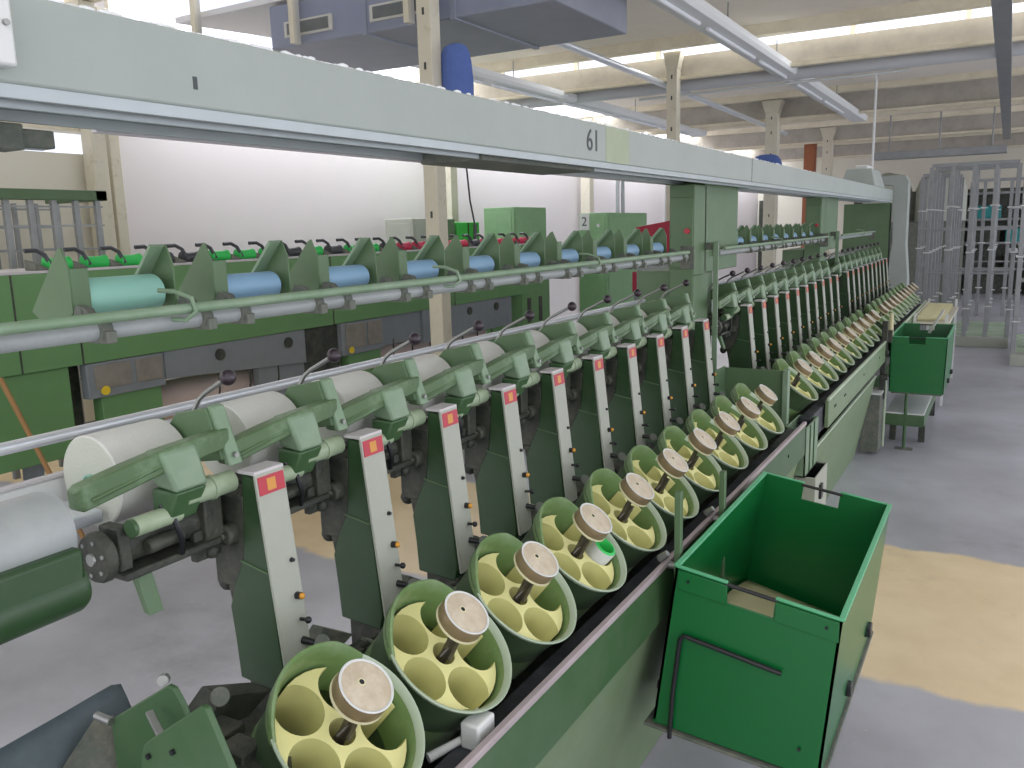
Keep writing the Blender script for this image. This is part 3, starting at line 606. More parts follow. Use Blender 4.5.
# ------------------------------------------------------------------ green bins
def make_bin(y0, lab, tilt=True):
    t = thing('green_bin', lab, 'bin', (-.43, y0+.4, .345), None)
    x0, x1, y1, zt, zb = -.588, -.236, y0+.80, .742, .350
    X0, X1, Y0b, Y1b = -.640, -.268, y0, y0+.775
    w = .006
    if not tilt: x0, x1, zt, zb, X0, X1 = -.618, -.284, .752, .395, -.612, -.290
    zl, zr, bl_, br_ = (zt+.014, zt-.038, zb+.018, zb-.012) if tilt else (zt, zt, zb, zb)
    T = [(x0,y0,zl),(x1,y0,zr),(x1,y1,zr),(x0,y1,zl)]; B = [(X0,Y0b,bl_),(X1,Y0b,br_),(X1,Y1b,br_),(X0,Y1b,bl_)]
    def zx(x): return zl+(zr-zl)*(x-x0)/(x1-x0)
    def slab(mb, xa, xb, ya, yb, da, db):
        return mb.hexa([(xa,ya,zx(xa)+da),(xb,ya,zx(xb)+da),(xb,yb,zx(xb)+da),(xa,yb,zx(xa)+da)], [(xa,ya,zx(xa)+db),(xb,ya,zx(xb)+db),(xb,yb,zx(xb)+db),(xa,yb,zx(xa)+db)])
    def wall(i, j, din, cut=None):
        a, b_, c, d = Vector(B[i]), Vector(B[j]), Vector(T[j]), Vector(T[i]); n = Vector(din)*w
        mb = MB()
        if not cut: mb.hexa([a, b_, b_+n, a+n], [d, c, c+n, d+n])
        else:
            u0, u1, vz = cut
            def q(u, v): return (a.lerp(b_, u)).lerp(d.lerp(c, u), v)
            for (ua, ub, va, vb) in ((0, u0, 0, 1), (u0, u1, 0, vz), (u1, 1, 0, 1)):
                mb.hexa([q(ua,va), q(ub,va), q(ub,va)+n, q(ua,va)+n], [q(ua,vb), q(ub,vb), q(ub,vb)+n, q(ua,vb)+n])
        return mb
    wall(0, 1, (0,1,0), (.33,.62,.875)).build('near_wall', 'bucket', t)
    wall(2, 3, (0,-1,0), (.38,.67,.875)).build('far_wall', 'bucket', t)
    wall(1, 2, (-1,0,0)).build('aisle_wall', 'bucket', t)
    wall(3, 0, (1,0,0)).build('machine_wall', 'bucket', t)
    MB().hexa([(X0,Y0b,bl_-.006),(X1,Y0b,br_-.006),(X1,Y1b,br_-.006),(X0,Y1b,bl_-.006)], [(X0,Y0b,bl_),(X1,Y0b,br_),(X1,Y1b,br_),(X0,Y1b,bl_)]).build('bin_floor', 'bucket', t)
    r = MB(); e = .004
    slab(r, x0-e, x0+w+.002, y0-.002, y1, -.002, .004); slab(r, x1-w-.002, x1+e, y0-.002, y1, -.002, .004)
    W = x1-x0
    for xa, xb, ya, yb in ((x0,x0+W*.33,y0-e,y0+w),(x0+W*.62,x1,y0-e,y0+w),(x1-W*.38,x1,y1-w,y1+e),(x0,x1-W*.67,y1-w,y1+e)): slab(r, xa, xb, ya, yb, -.002, .003)
    rm = r.build('rim', 'bucket_edge', t, bevel=.0015); rm['label'] = 'paler rim in lit green'
    slab(MB(), x0+.006, x0+W*.33, y0-.005, y0-.001, -.050, -.006).build('rim_stiffener', 'bucket', t, bevel=.001)
    slab(MB(), x0+W*.62, x1-.006, y0-.005, y0-.001, -.050, -.006).build('rim_stiffener', 'bucket', t, bevel=.001)
    MB().cyl((x0+W*.31,y0+.003,zx(x0+W*.31)-.006),(x0+W*.64,y0+.003,zx(x0+W*.64)-.006),.0045,.0045,10).build('near_handle_rod', 'black', t)
    MB().cyl((x0+W*.31,y1-.004,zx(x0+W*.31)-.006),(x0+W*.64,y1-.004,zx(x0+W*.64)-.006),.0045,.0045,10).build('far_handle_rod', 'black', t)
    v = MB()
    for xx, zz in ((x0+.03,zx(x0+.03)-.025),(x1-.03,zx(x1-.03)-.025),(x1-.075,zb+.045)): v.cyl((xx,y0-.008,zz),(xx,y0-.002,zz),.0035,.0035,8)
    v.build('rivets', 'black', t)
    MB().box((X1-.002,Y0b+.30,zb+.02),(X1+.016,Y0b+.33,zb+.05)).build('side_catch', 'black', t, bevel=.003)
    MB().box((X1+.0,Y1b-.16,zb+.03),(X1+.018,Y1b-.12,zb+.06)).build('side_catch', 'black', t, bevel=.003)
    return t
b1 = make_bin(1.70, 'large bright green plastic bin hanging in the aisle, nearest the camera')
MB().tube([(-.597,1.690,.338),(-.590,1.690,.45),(-.574,1.690,.586),(-.567,1.690,.597),(-.558,1.690,.597),(-.352,1.690,.562)], .0055, 10).build('bent_hanger', 'black', b1)
MB().hexa([(-.66,1.69,.352),(-.26,1.69,.318),(-.26,2.48,.318),(-.66,2.48,.352)], [(-.66,1.69,.360),(-.26,1.69,.326),(-.26,2.48,.326),(-.66,2.48,.360)]).build('support_plate', 'castgrey', b1, bevel=.002)
for yy in (1.90, 2.35):
    MB().bar((-.70,yy,.344),(-.45,yy,.322),.03,.02).build('support_arm', 'castdark', b1)
t = thing('cream_board', 'cream coloured curved sheet lying in the bottom of the near green bin', 'sheet', (-.44, 2.1, .352))
mb = MB(); n = 14; vs = []
for j in range(n+1):
    v = j/n
    for i in range(9):
        u = i/8
        vs.append((-.615+.335*u, 1.74+.70*v, .378-.028*u+.075*math.sin(PI*v)*(1-.6*u)+.05*(1-u)*v))
mb.add(vs, [(j*9+i, j*9+i+1, (j+1)*9+i+1, (j+1)*9+i) for j in range(n) for i in range(8)])
mb.build('sheet', 'cream', t, thick=.003)
for yy, w_ in ((1.77, 'near'), (2.12, 'middle')):
    t = thing('bin_post', 'upright steel post beside the near green bin, %s' % ('nearest the camera' if w_ == 'near' else 'the one further from the camera'), 'post', (-.607, yy, .55), 'steel posts holding the near bin')
    MB().box((-.614,yy-.010,.50),(-.600,yy+.010,.905 if w_ == 'near' else .86)).build('post_bar', 'green_cab', t, bevel=.001)
    MB().cyl((-.640,yy+.0,.725),(-.596,yy,.725),.009,.009,12).cyl((-.632,yy,.53),(-.598,yy,.53),.012,.012,12).build('clamp_bolt', 'steel', t)
    MB().cyl((-.648,yy-.012,.74),(-.628,yy-.012,.757),.010,.008,10).build('wing_nut', 'steel', t)

b2 = make_bin(5.93, 'bright green plastic bin at the far end of the machine', False)
MB().bar((-.44,6.62,.70),(-.36,6.70,.86),.025,.004).build('white_card', 'white', b2)
t = thing('bin_stand', 'thin dark stand with floor foot under the far green bin', 'stand', (-.505, 6.05, 0))
MB().cyl((-.505,5.96,.01),(-.505,5.96,.375),.011,.011,12).build('stand_pole', 'green_dk', t)
MB().box((-.56,5.94,0),(-.45,5.98,.012)).build('stand_foot', 'castgrey', t, bevel=.002)
MB().box((-.60,5.95,.375),(-.30,5.99,.385)).build('stand_top', 'castgrey', t)
t = thing('low_conveyor', 'low conveyor with white top and green end near the far bin', 'conveyor', (-.5, 6.7, 0))
MB().box((-.63,5.95,.16),(-.39,7.2,.235)).build('conveyor_frame', 'green_dk', t, bevel=.003)
MB().box((-.625,5.96,.235),(-.395,7.18,.245)).build('conveyor_top', 'white', t, bevel=.002)
for yy in (6.2, 7.1):
    for xx in (-.62, -.44): MB().box((xx,yy,0),(xx+.04,yy+.04,.16)).build('conveyor_leg', 'castdark', t)
t = thing('drive_box', 'dark grey upright box at the end of the middle lower panel', 'box', (-.68, 5.75, 0))
MB().box((-.74,5.72,.02),(-.635,5.92,.40)).build('box_body', 'castgrey', t, bevel=.004)
MB().box((-.634,5.90,.02),(-.622,5.93,.46)).build('edge_strip', 'rim', t, bevel=.002)
MB().box((-.745,5.71,.40),(-.63,5.93,.412)).build('box_lid', 'white', t, bevel=.002)
t = thing('rail_support', 'dark upright clamp assembly between front rail and far green bin', 'support', (-.63, 5.83, .3))
MB().box((-.66,5.83,.35),(-.625,5.87,.86)).box((-.64,5.86,.72),(-.60,5.89,.80)).cyl((-.655,5.825,.5),(-.61,5.825,.5),.02,.02,12).cyl((-.655,5.825,.66),(-.61,5.825,.66),.018,.018,12).build('support_bar', 'castdark', t, bevel=.003)
MB().cyl((-.62,5.95,.74),(-.62,5.95,.90),.018,.012,12).build('cream_cone', 'cream', t)

# tubes on a small trolley behind far bin
t = thing('tube_trolley', 'small trolley tray beside the far section, cream tubes lying on it', 'trolley', (-.50, 8.2, 0))
MB().box((-.625,7.5,.66),(-.36,8.95,.675)).bar((-.615,7.5,.72),(-.615,8.95,.72),.012,.012).build('tray', 'cream_steel', t, bevel=.002)
for (xx, yy) in ((-.61,7.52),(-.38,7.52),(-.61,8.93),(-.38,8.93)): MB().box((xx-.01,yy-.01,0),(xx+.01,yy+.01,.75)).build('leg', 'white', t)
tb0 = None
for k in range(7):
    yy = 7.6+.19*k
    if tb0 is None:
        tb0 = solo(MB().cyl((-.60,yy,.703),(-.40,yy+.02,.703),.024,.019,14), 'cream_tube', 'cream', 'x', 'tube'); o = tb0
    else:
        o = tb0.copy(); C.objects.link(o); o.location = (0, .19*k, 0)
    tag(o, 'cream cone tube lying on the trolley tray, %s from the camera' % ORD[k], 'tube', 'cream tubes on the trolley')

# end frame and motor hood
t = thing('machine_end', 'pale grey-green end frame closing the far end of the machine', 'end frame', (-.98, 9.2, 0))
MB().prism([(-1.06,.30),(-.80,.30),(-.83,.95),(-.86,1.25),(-.865,1.86),(-.90,1.92),(-1.16,1.92),(-1.16,1.84),(-1.0,1.82),(-.985,1.3),(-1.02,.9)], 'y', 9.14, 9.32).build('frame_arch', 'beam', t, bevel=.006)
MB().box((-1.45,9.16,.35),(-1.02,9.30,1.66)).build('end_panel', 'green_cab', t, bevel=.005)
MB().box((-1.4,9.15,0),(-.82,9.31,.35)).build('foot', 'castdark', t)
t = thing('motor_hood', 'pale grey trapezoid motor hood on top of the duct beam', 'motor hood', (-1.12, 8.2, 1.784))
MB().hexa([(-1.30,7.95,1.784),(-1.01,7.95,1.784),(-1.01,8.6,1.784),(-1.30,8.6,1.784)], [(-1.26,8.0,1.94),(-1.05,8.0,1.94),(-1.05,8.5,1.94),(-1.26,8.5,1.94)]).build('hood', 'beam', t, bevel=.012)
MB().box((-1.20,8.1,1.94),(-1.10,8.4,1.975)).build('top_vent', 'white', t, bevel=.01)

# ------------------------------------------------------------------ near left end of machine 1
t = thing('drive_motor', 'green and grey motor drum at the left edge, beside the nearest cradle', 'motor', (-1.0, .3, 1.05))
MB().lathe([(.046,0),(.052,.01),(.052,.50),(.048,.512),(.03,.515)], (-1.02,.07,1.142), (0,1,0), 36).build('grey_casing', 'pipe', t)
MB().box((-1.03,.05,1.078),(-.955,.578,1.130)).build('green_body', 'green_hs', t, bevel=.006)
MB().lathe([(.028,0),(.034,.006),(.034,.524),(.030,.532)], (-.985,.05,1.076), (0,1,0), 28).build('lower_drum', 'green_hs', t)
t = thing('rear_cover', 'pale sheet cover behind the motor drum at the left edge', 'cover', (-1.25, .4, .95))
MB().box((-1.258,.1,1.02),(-1.250,.745,1.141)).build('cover_sheet', 'white', t, bevel=.004)
MB().box((-1.262,.1,1.141),(-1.246,.75,1.146)).build('cover_edge', 'plate_top', t, bevel=.001)
MB().box((-1.22,.45,1.09),(-1.13,.72,1.11)).build('steel_ledge', 'chrome', t, bevel=.003)
# bare end brackets at lower left
t = thing('end_bracket', 'pair of bare green bracket plates at the lower left corner', 'bracket', (-.93, .62, .6))
MB().prism([(-1.04,.60),(-1.037,.835),(-1.030,.847),(-.905,.929),(-.893,.928),(-.876,.905),(-.80,.62)], 'y', .636, .644).build('rear_plate', 'green_dk', t, bevel=.002)
MB().prism([(-.90,.66),(-.856,.890),(-.848,.908),(-.838,.917),(-.738,.990),(-.728,.990),(-.685,.905),(-.60,.70),(-.60,.60)], 'y', .556, .564).build('front_plate', 'green_dk', t, bevel=.002)
MB().bar((-.925,.62,.895),(-.86,.60,.862),.010,.006).build('spacer', 'steel', t, bevel=.001)
w = MB()
for xx, zz in ((-.838,.898),(-.792,.918)): w.cyl((xx,.552,zz),(xx,.557,zz),.0035,.0035,10)
w.build('bolt_holes', 'black', t)
MB().cyl((-1.060,.63,.845),(-1.03,.632,.843),.006,.006,12).build('stub_pin', 'steel', t)
MB().lathe([(.0075,0),(.0075,.012)], (-.935,.655,.922), (.6,-.7,.2), 14).build('stub_pin', 'steel', t)
g = MB()
for k in range(5):
    g.box((-.98+.03*k,.67+.02*(k%2),.74-.01*k),(-.93+.03*k,.73+.02*(k%3),.80+.015*(k%2))).cyl((-.95+.03*k,.66,.80),(-.94+.03*k,.70,.78-.01*k),.009,.007,10)
g.box((-1.0,.66,.55),(-.80,.86,.75)).prism([(.70,.80),(.76,.84),(.85,.80),(.80,.78)], 'x', -1.0, -.95)
g.build('mechanism_block', 'castdark', t, bevel=.003)
MB().lathe([(.0125,-.002),(.0135,0),(.0125,.002)], (-.885,.70,.885), (.55,-.6,.5), 18).build('slotted_disc', 'castgrey', t)
t = thing('scoop_trough', 'blue-grey curved trough at the lower left corner', 'trough', (-1.16, .5, .7))
mb = MB(); vs = []; n = 10
ys_ = (.10,.30,.50,.64,.69,.715,.73,.737)
for j, yy in enumerate(ys_):
    ztop = (.800,.804,.812,.818,.821,.822,.816,.790)[j]
    for i in range(n+1):
        a = i/n
        vs.append((-1.155+.030*math.sin(PI*a*.9)+.02*a, yy, ztop-(ztop-.60)*a))
mb.add(vs, [(j*(n+1)+i, j*(n+1)+i+1, (j+1)*(n+1)+i+1, (j+1)*(n+1)+i) for j in range(len(ys_)-1) for i in range(n)])
mb.build('trough_shell', 'bluegrey', t, thick=.004)
MB().add([(-1.10,.58,.62),(-1.118,.600,.755),(-1.105,.655,.815),(-1.09,.672,.813),(-1.03,.66,.76),(-1.0,.64,.62)], [(0,1,2,3,4,5)]).build('trough_end', 'castgrey', t, thick=.004)

# ------------------------------------------------------------------ machine 2 (left, beyond the gangway)
t = thing('second_machine', 'long green machine across the gangway with blue-grey window panels', 'machine', (-4.3, 4.6, 0))
MB().box((-4.55,1.2,.885),(-4.0,7.62,1.352)).build('fascia', 'green_m2', t, bevel=.004)
MB().box((-4.50,1.2,1.352),(-4.0,7.62,1.366)).build('top_rail', 'plate_top', t, bevel=.003)
for yy in (2.23, 2.54, 4.4, 5.9): MB().box((-4.001,yy-.004,.885),(-3.997,yy+.004,1.352)).build('fascia_joint', 'castdark', t)
MB().box((-4.5,1.2,.43),(-4.02,2.47,.883)).build('left_cabinet', 'green_m2', t, bevel=.004)
for yy in (1.5, 2.0, 2.28): MB().prism([(-4.05,.43),(-4.20,.43),(-4.25,0),(-4.06,0),(-4.12,.2)], 'y', yy, yy+.03).build('cabinet_foot', 'grey_m2', t)
def winbox(y0, zo=0):
    MB().box((-4.06,y0,.70+zo),(-4.0,y0+.46,.882)).build('window_frame', 'grey_m2', t, bevel=.004)
    MB().box((-4.001,y0+.04,.745+zo),(-3.993,y0+.25,.868)).build('clouded_window', 'glassgrey', t, bevel=.002)
    MB().box((-4.001,y0+.28,.745+zo),(-3.993,y0+.44,.868)).build('dark_window', 'glassgrey', t, bevel=.002)
    MB().cyl((-4.0,y0+.09,.735+zo),(-3.99,y0+.09,.735+zo),.024,.024,16).build('yellow_sticker', mat('yellow_sticker_paint', (226, 196, 40), .5), t)
    MB().box((-4.1,y0+.08,.30),(-4.02,y0+.44,.70+zo)).build('post_box', 'green_m2', t, bevel=.003)
winbox(2.55); winbox(4.47, -.05)
MB().box((-4.3,2.47,.40),(-4.15,2.60,.885)).build('pipe_bay', 'castdark', t)
MB().hexa([(-4.06,3.02,.73),(-4.01,3.02,.73),(-4.01,4.12,.66),(-4.06,4.12,.66)], [(-4.06,3.02,.884),(-4.01,3.02,.884),(-4.01,4.12,.884),(-4.06,4.12,.884)]).build('grey_panel', 'grey_m2', t, bevel=.003)
MB().box((-4.06,5.45,.62),(-4.01,6.86,.884)).build('grey_panel', 'grey_m2', t, bevel=.003)
MB().box((-4.08,4.93,.66),(-4.03,5.45,.884)).build('grey_panel', 'grey_m2', t, bevel=.003)
MB().box((-4.20,4.12,.35),(-4.04,4.47,.884)).build('dark_bay', 'castdark', t)
for yy in (3.405, 3.963, 6.13, 6.58): MB().cyl((-4.01,yy,.815),(-4.0,yy,.815),.035,.035,18).build('port_hole', 'castdark', t)
MB().box((-4.09,3.72,.30),(-4.03,4.12,.7)).build('grey_leg', 'grey_m2', t, bevel=.003)
MB().box((-4.5,7.05,.45),(-4.0,7.62,.885)).build('right_cabinet', 'green_m2', t, bevel=.004)
MB().box((-4.001,7.15,.60),(-3.996,7.22,.84)).box((-4.001,7.38,.60),(-3.996,7.45,.84)).build('vent_slot', 'castdark', t)
for yy in (1.3, 3.0, 5.05, 7.3): MB().box((-4.45,yy,0),(-4.38,yy+.08,.5)).build('leg', 'grey_m2', t)
solo(MB().cyl((-4.25,2.95,.56),(-4.25,6.6,.56),.115,.115,28), 'cloth_beam', 'winder', 'pinkish wound beam roll under the second machine', 'beam roll')
hk0 = None
for k in range(14):
    yy = 3.4+.24*k
    if hk0 is None:
        hk0 = solo(MB().tube([(-4.03,yy,.70),(-4.03,yy,.60),(-4.02,yy-.02,.56),(-4.03,yy-.03,.54)], .006, 6), 'thread_hook', 'castdark', 'x', 'hook'); o = hk0
    else: o = hk0.copy(); C.objects.link(o); o.location = (0, .24*k, 0)
    tag(o, 'thin dark wire hook under the second machine, %s from the left' % ORD[k], 'hook', 'wire hooks under the second machine')
cols = ['tube_green']*3+[None,None]+['tube_green']*3+[None]+['tube_green']+[None]+['tube_green']+['tube_green',None]+['tube_red']*3+['tube_red']*2+[None]+['tube_red']*5
names = {'tube_green': 'green', 'tube_red': 'rose red', None: 'black'}
bb0 = {}; hd0 = None
for k, cm in enumerate(cols):
    yy = 2.496+.2*k
    if yy > 7.5: break
    key = cm or 'handle_dk'
    if key not in bb0:
        bb0[key] = (solo(MB().lathe([(.02,-.065),(.036,-.06),(.030,-.03),(.030,.03),(.036,.06),(.02,.065)], (-4.05,0,1.392), (0,1,0), 16), 'small_bobbin', key, 'x', 'bobbin'), 1); o = bb0[key][0]
    else: o = bb0[key][0].copy(); C.objects.link(o)
    o.location = (0, yy, 0)
    tag(o, '%s bobbin on top of the second machine, %s bobbin from the left' % (names[cm], ORD[k]), 'bobbin', 'bobbins along the top of the second machine')
    if hd0 is None:
        hd0 = thing('bobbin_holder', 'x', 'holder', (-4.05, yy-.1, 1.366)); h = hd0
        MB().tube([(-4.06,yy-.15,1.46),(-4.05,yy-.10,1.462),(-4.04,yy-.065,1.44),(-4.02,yy-.045,1.38)], .011, 8).build('hooked_handle', 'handle_dk', h)
        MB().hexa([(-4.09,yy-.14,1.366),(-4.0,yy-.14,1.366),(-4.0,yy-.07,1.366),(-4.09,yy-.07,1.366)], [(-4.09,yy-.14,1.42),(-4.0,yy-.14,1.40),(-4.0,yy-.07,1.372),(-4.09,yy-.07,1.40)]).build('holder_block', 'castgrey', h, bevel=.004)
    else: h = dup(hd0, Vector(ROOT[hd0.name])+Vector((0, .2*k, 0)))
    tag(h, 'charcoal hooked bobbin holder on the second machine, %s holder from the left' % ORD[k], 'holder', 'bobbin holders on the second machine')
solo(MB().cyl((-3.9,2.07,.90),(-3.86,2.36,.0),.012,.012,10), 'tan_rod', 'tan_rod', 'thin tan rod standing in the gangway at the left edge', 'rod')
# green frame and rack at left
t = thing('storage_rack', 'grey barred storage rack with green top rail at the left edge', 'rack', (-5.3, 3.9, 0))
RY0, RY1 = 3.2, 4.5
MB().box((-5.30,2.6,1.76),(-5.22,3.62,1.825)).box((-5.8,3.54,1.76),(-5.22,3.62,1.825)).build('top_rail', 'green_cab', t, bevel=.004)
for k in range(7):
    yy = 2.66+.15*k
    MB().box((-5.27,yy-.018,0.05),(-5.24,yy+.018,1.76)).build('front_bar', 'rack', t, bevel=.002)
for k in range(7):
    yy = 2.70+.15*k
    MB().box((-5.78,yy-.012,0.05),(-5.75,yy+.012,1.76)).build('back_bar', 'rack', t, bevel=.002)
for zz in (1.45, 1.60, 1.72, 1.2, .9, .6, .3):
    MB().box((-5.26,2.6,zz-.006),(-5.25,3.6,zz+.006)).box((-5.77,2.6,zz-.006),(-5.76,3.6,zz+.006)).build('cross_wire', 'rack', t)

# ------------------------------------------------------------------ cabinets beyond machine 2
def cab(name, lab, x0, x1, y0, y1, z1, m='green', door=True):
    t = thing(name, lab, 'cabinet', ((x0+x1)/2, (y0+y1)/2, 0))
    MB().box((x0,y0,.0),(x1,y1,z1)).build('cabinet_body', m, t, bevel=.008)
    if door: MB().box((x0+.03,y0-.006,.06),(x1-.03,y0,z1-.05)).box((x1,y0+.04,.06),(x1+.006,y1-.04,z1-.05)).build('cabinet_door', m, t, bevel=.002)
    return t
M['cab_pale'] = mat('pale_cabinet_green', (132, 172, 126), .5)
cab('switch_cabinet', 'pale green cabinet standing behind the second machine, left of the number 2 cabinet', -5.0, -4.62, 8.0, 8.75, 1.74, 'cab_pale')
c2 = cab('numbered_cabinet', 'green cabinet marked with the number 2 beside the red panel', -4.40, -4.03, 9.15, 10.4, 1.665, 'cab_pale')
MB().box((-4.385,9.136,1.47),(-4.255,9.146,1.655)).build('number_card', 'white', c2)
text('2', .15, (-4.32, 9.134, 1.565), RYm, 'ink', c2, 'digit_two', ext=.001)
MB().cyl((-4.14,9.13,1.52),(-4.14,9.15,1.52),.02,.02,12).build('white_button', 'white', c2)
cab('grey_locker', 'grey-green cabinet behind the nearest cream column', -5.55, -5.2, 6.96, 7.25, 1.64, 'plate')
cab('dull_green_locker', 'dull green cabinet just right of the nearest cream column', -5.55, -5.2, 7.40, 7.73, 1.63, 'green_cab')
cab('vivid_green_locker', 'bright green double locker right of the dull green cabinet', -5.55, -5.2, 7.76, 8.22, 1.595, mat('vivid_locker_green', (60, 178, 70), .5), False)
MB().box((-5.2,7.98,.1),(-5.196,8.0,1.59)).build('locker_gap', 'castdark', bpy.data.objects['vivid_green_locker'])
t = thing('red_panel', 'crimson machine panel with grey box standing left of the tall green cabinet', 'panel', (-2.95, 8.0, 0))
MB().prism([(-3.24,.85),(-3.24,1.05),(-3.10,1.06),(-3.22,1.46),(-3.20,1.49),(-2.78,1.555),(-2.76,.85)], 'y', 7.96, 8.04).build('panel_sheet', 'red_box', t, bevel=.004)
MB().box((-3.15,7.85,.80),(-2.84,7.96,1.17)).build('grey_box', 'pipe', t, bevel=.006)
MB().box((-3.2,7.9,0),(-2.8,8.05,.85)).build('pedestal', 'grey_m2', t, bevel=.004)

# ------------------------------------------------------------------ building
struct(MB().box((-6.3,-2.5,-.05),(7,24.2,0)), 'floor', 'floor')
struct(MB().box((-6.2,4.14,0),(-6.05,24,3.30)), 'wall_left', 'wall')
struct(MB().box((-6.2,-2.5,0),(-6.05,4.14,2.14)), 'wall_left_near', 'wall_y')
struct(MB().box((-6.2,24,0),(7,24.15,3.3)), 'wall_back', 'wall_y')
struct(MB().box((-6.2,-2.5,2.30),(-6.0,4.2,2.44)), 'trim_1', 'cream_beam')
w = struct(MB().box((-6.13,-2.5,2.14),(-6.12,4.2,2.30)), 'window_1', 'glass')
YB = [4.26, 8.50, 12.70, 16.90, 21.10]
NUM = ['one','two','three','four','five']
for i, yb in enumerate(YB):
    near = yb-.12
    struct(MB().box((-6.05,near-.12,3.20),(7,near,3.36)), 'trim_%d' % (10+i), 'cream_beam', bevel=.004)
    xr = -4.6 if i == 0 else 7
    zg = (2.62, 2.74) if i == 0 else ((2.96, 3.160) if i == 1 else (2.96, 3.30))
    struct(MB().box((-6.05,yb+.04,zg[0]),(xr,yb+.16,zg[1])), 'wall_gutter_%s' % NUM[i], 'concrete')
    struct(MB().box((-6.05,yb-.02,zg[0]-.03),(xr,yb+.05,zg[0])), 'trim_%d' % (20+i), 'cream_beam')
    gl = None if i > 1 else struct(MB().box((-6.05,yb+.095,zg[1]),(7,yb+.10,3.45)), 'window_%d' % (2+i), 'glass')
    xx = -6.0
    while gl and xx < 6.9:
        MB().box((xx-.02,yb+.07,zg[1]),(xx+.02,yb+.13,3.45)).build('window_frame', 'cream_steel', gl); xx += .93
    y1 = (YB[1]-.24 if i == 0 else YB[i+1]+.04) if i+1 < len(YB) else 24
    xl = -5.35
    struct(MB().hexa([(xl,yb+.15,3.04),(2.2,yb+.15,3.04),(2.2,y1,3.30),(xl,y1,3.30)], [(xl,yb+.15,3.08),(2.2,yb+.15,3.08),(2.2,y1,3.34),(xl,y1,3.34)]), 'ceiling' if i == 0 else 'ceiling_bay_%s' % NUM[i], 'ceil')
    struct(MB().box((xl,yb+1.1,3.0),(2.2,yb+1.24,3.10)), 'trim_%d' % (30+i), 'cream_beam')
struct(MB().hexa([(-6.05,.3,3.0),(2.2,.3,3.0),(2.2,4.0,3.28),(-6.05,4.0,3.28)], [(-6.05,.3,3.05),(2.2,.3,3.05),(2.2,4.0,3.33),(-6.05,4.0,3.33)]), 'ceiling_bay_zero', 'ceil')

# unseen right window wall and right roof glazing, added for daylight; left roof strip
struct(MB().box((6.85,-2.5,0),(7,24,.35)), 'wall_right', 'wall')
struct(MB().box((6.85,-2.5,2.85),(7,24,3.3)), 'trim_50', 'wall')
wr = struct(MB().box((6.92,-2.5,.35),(6.93,24,2.85)), 'window_8', 'glass')
for k in range(9): MB().box((6.89,-2.4+3.2*k,.35),(6.96,-2.3+3.2*k,2.85)).build('window_frame', 'cream_steel', wr)
struct(MB().box((-6.05,4.3,3.45),(-5.35,24,3.46)), 'window_9', 'glass')
struct(MB().box((2.2,.3,3.45),(7,24,3.46)), 'window_10', 'glass')  # unseen roof glazing, added to bring more light onto the floor

# columns
def column(x, y, w, lab, z1=3.18, holes=True):
    t = thing('steel_column', lab, 'column', (x, y, 0))
    MB().box((x-w/2,y-w/2,0),(x+w/2,y+w/2,z1)).build('column_shaft', 'cream_steel', t, bevel=.006)
    if z1 > 3: MB().hexa([(x-w*.52,y-w*.54,z1-.16),(x+w*.52,y-w*.54,z1-.16),(x+w*.52,y+w*.54,z1-.16),(x-w*.52,y+w*.54,z1-.16)], [(x-w*.85,y-w*.54,z1+.01),(x+w*.85,y-w*.54,z1+.01),(x+w*.85,y+w*.54,z1+.01),(x-w*.85,y+w*.54,z1+.01)]).build('column_head', 'cream_steel', t, bevel=.004)
    if holes:
        h = MB()
        for zz in (2.1, 2.45, 2.75, 2.95, 1.25, 1.6): h.box((x-.008,y-w/2-.001,zz-.02),(x+.008,y-w/2+.003,zz+.02))
        h.build('slot_holes', 'castdark', t)
    return t
column(-3.0, 4.26, .098, 'cream steel column nearest the camera, rising through the gangway')
column(-3.0, 8.46, .11, 'cream steel column between the overhead pipe and the red panel')
column(-3.0, 12.62, .17, 'cream steel column with a blue hood, behind the middle section')
column(-3.0, 16.9, .17, 'cream steel column at the far end beside the brown post')
column(-5.93, 4.05, .12, 'cream wall column left of the white wall', 3.18, False)
column(-5.97, 4.22, .09, 'cream downpipe column at the near corner of the white wall', 3.18, False)
column(-5.75, 8.46, .14, 'cream column against the white wall beside the lockers', 3.18, False)
column(-5.9, 12.6, .16, 'pale column on the left wall behind the cabinets', 3.18, False)
solo(MB().box((-3.45,17.0,0),(-3.25,17.2,3.0)), 'brown_post', 'brown', 'rust brown post behind the far end of the duct beam', 'post', bevel=.01)
def bag(x, y, z, w, h, lab):
    t = thing('blue_hood', lab, 'cover', (x, y, z-h/2))
    mb = MB(); vs = []; n = 16
    for j, (zz, s_) in enumerate(((-.5, 1.0), (-.2, 1.02), (.15, .97), (.33, .90), (.45, .72), (.5, .45))):
        for i in range(n):
            a = 2*PI*i/n; rr = s_*(1+.05*math.sin(3*a+j)); vs.append((x+w/2*math.cos(a)*rr, y+w*.4*math.sin(a)*rr, z+h*zz))
    mb.add(vs, [(j*n+i, j*n+(i+1) % n, (j+1)*n+(i+1) % n, (j+1)*n+i) for j in range(5) for i in range(n)]+[tuple(range(5*n, 6*n)), tuple(range(n))])
    mb.build('cloth', 'blue_bag', t); return t
bag(-2.89, 4.37, 2.43, .20, .30, 'blue cloth hood on the nearest cream column')
bag(-2.98, 12.25, 2.22, .42, .42, 'blue hood low on the cream column behind the middle section')

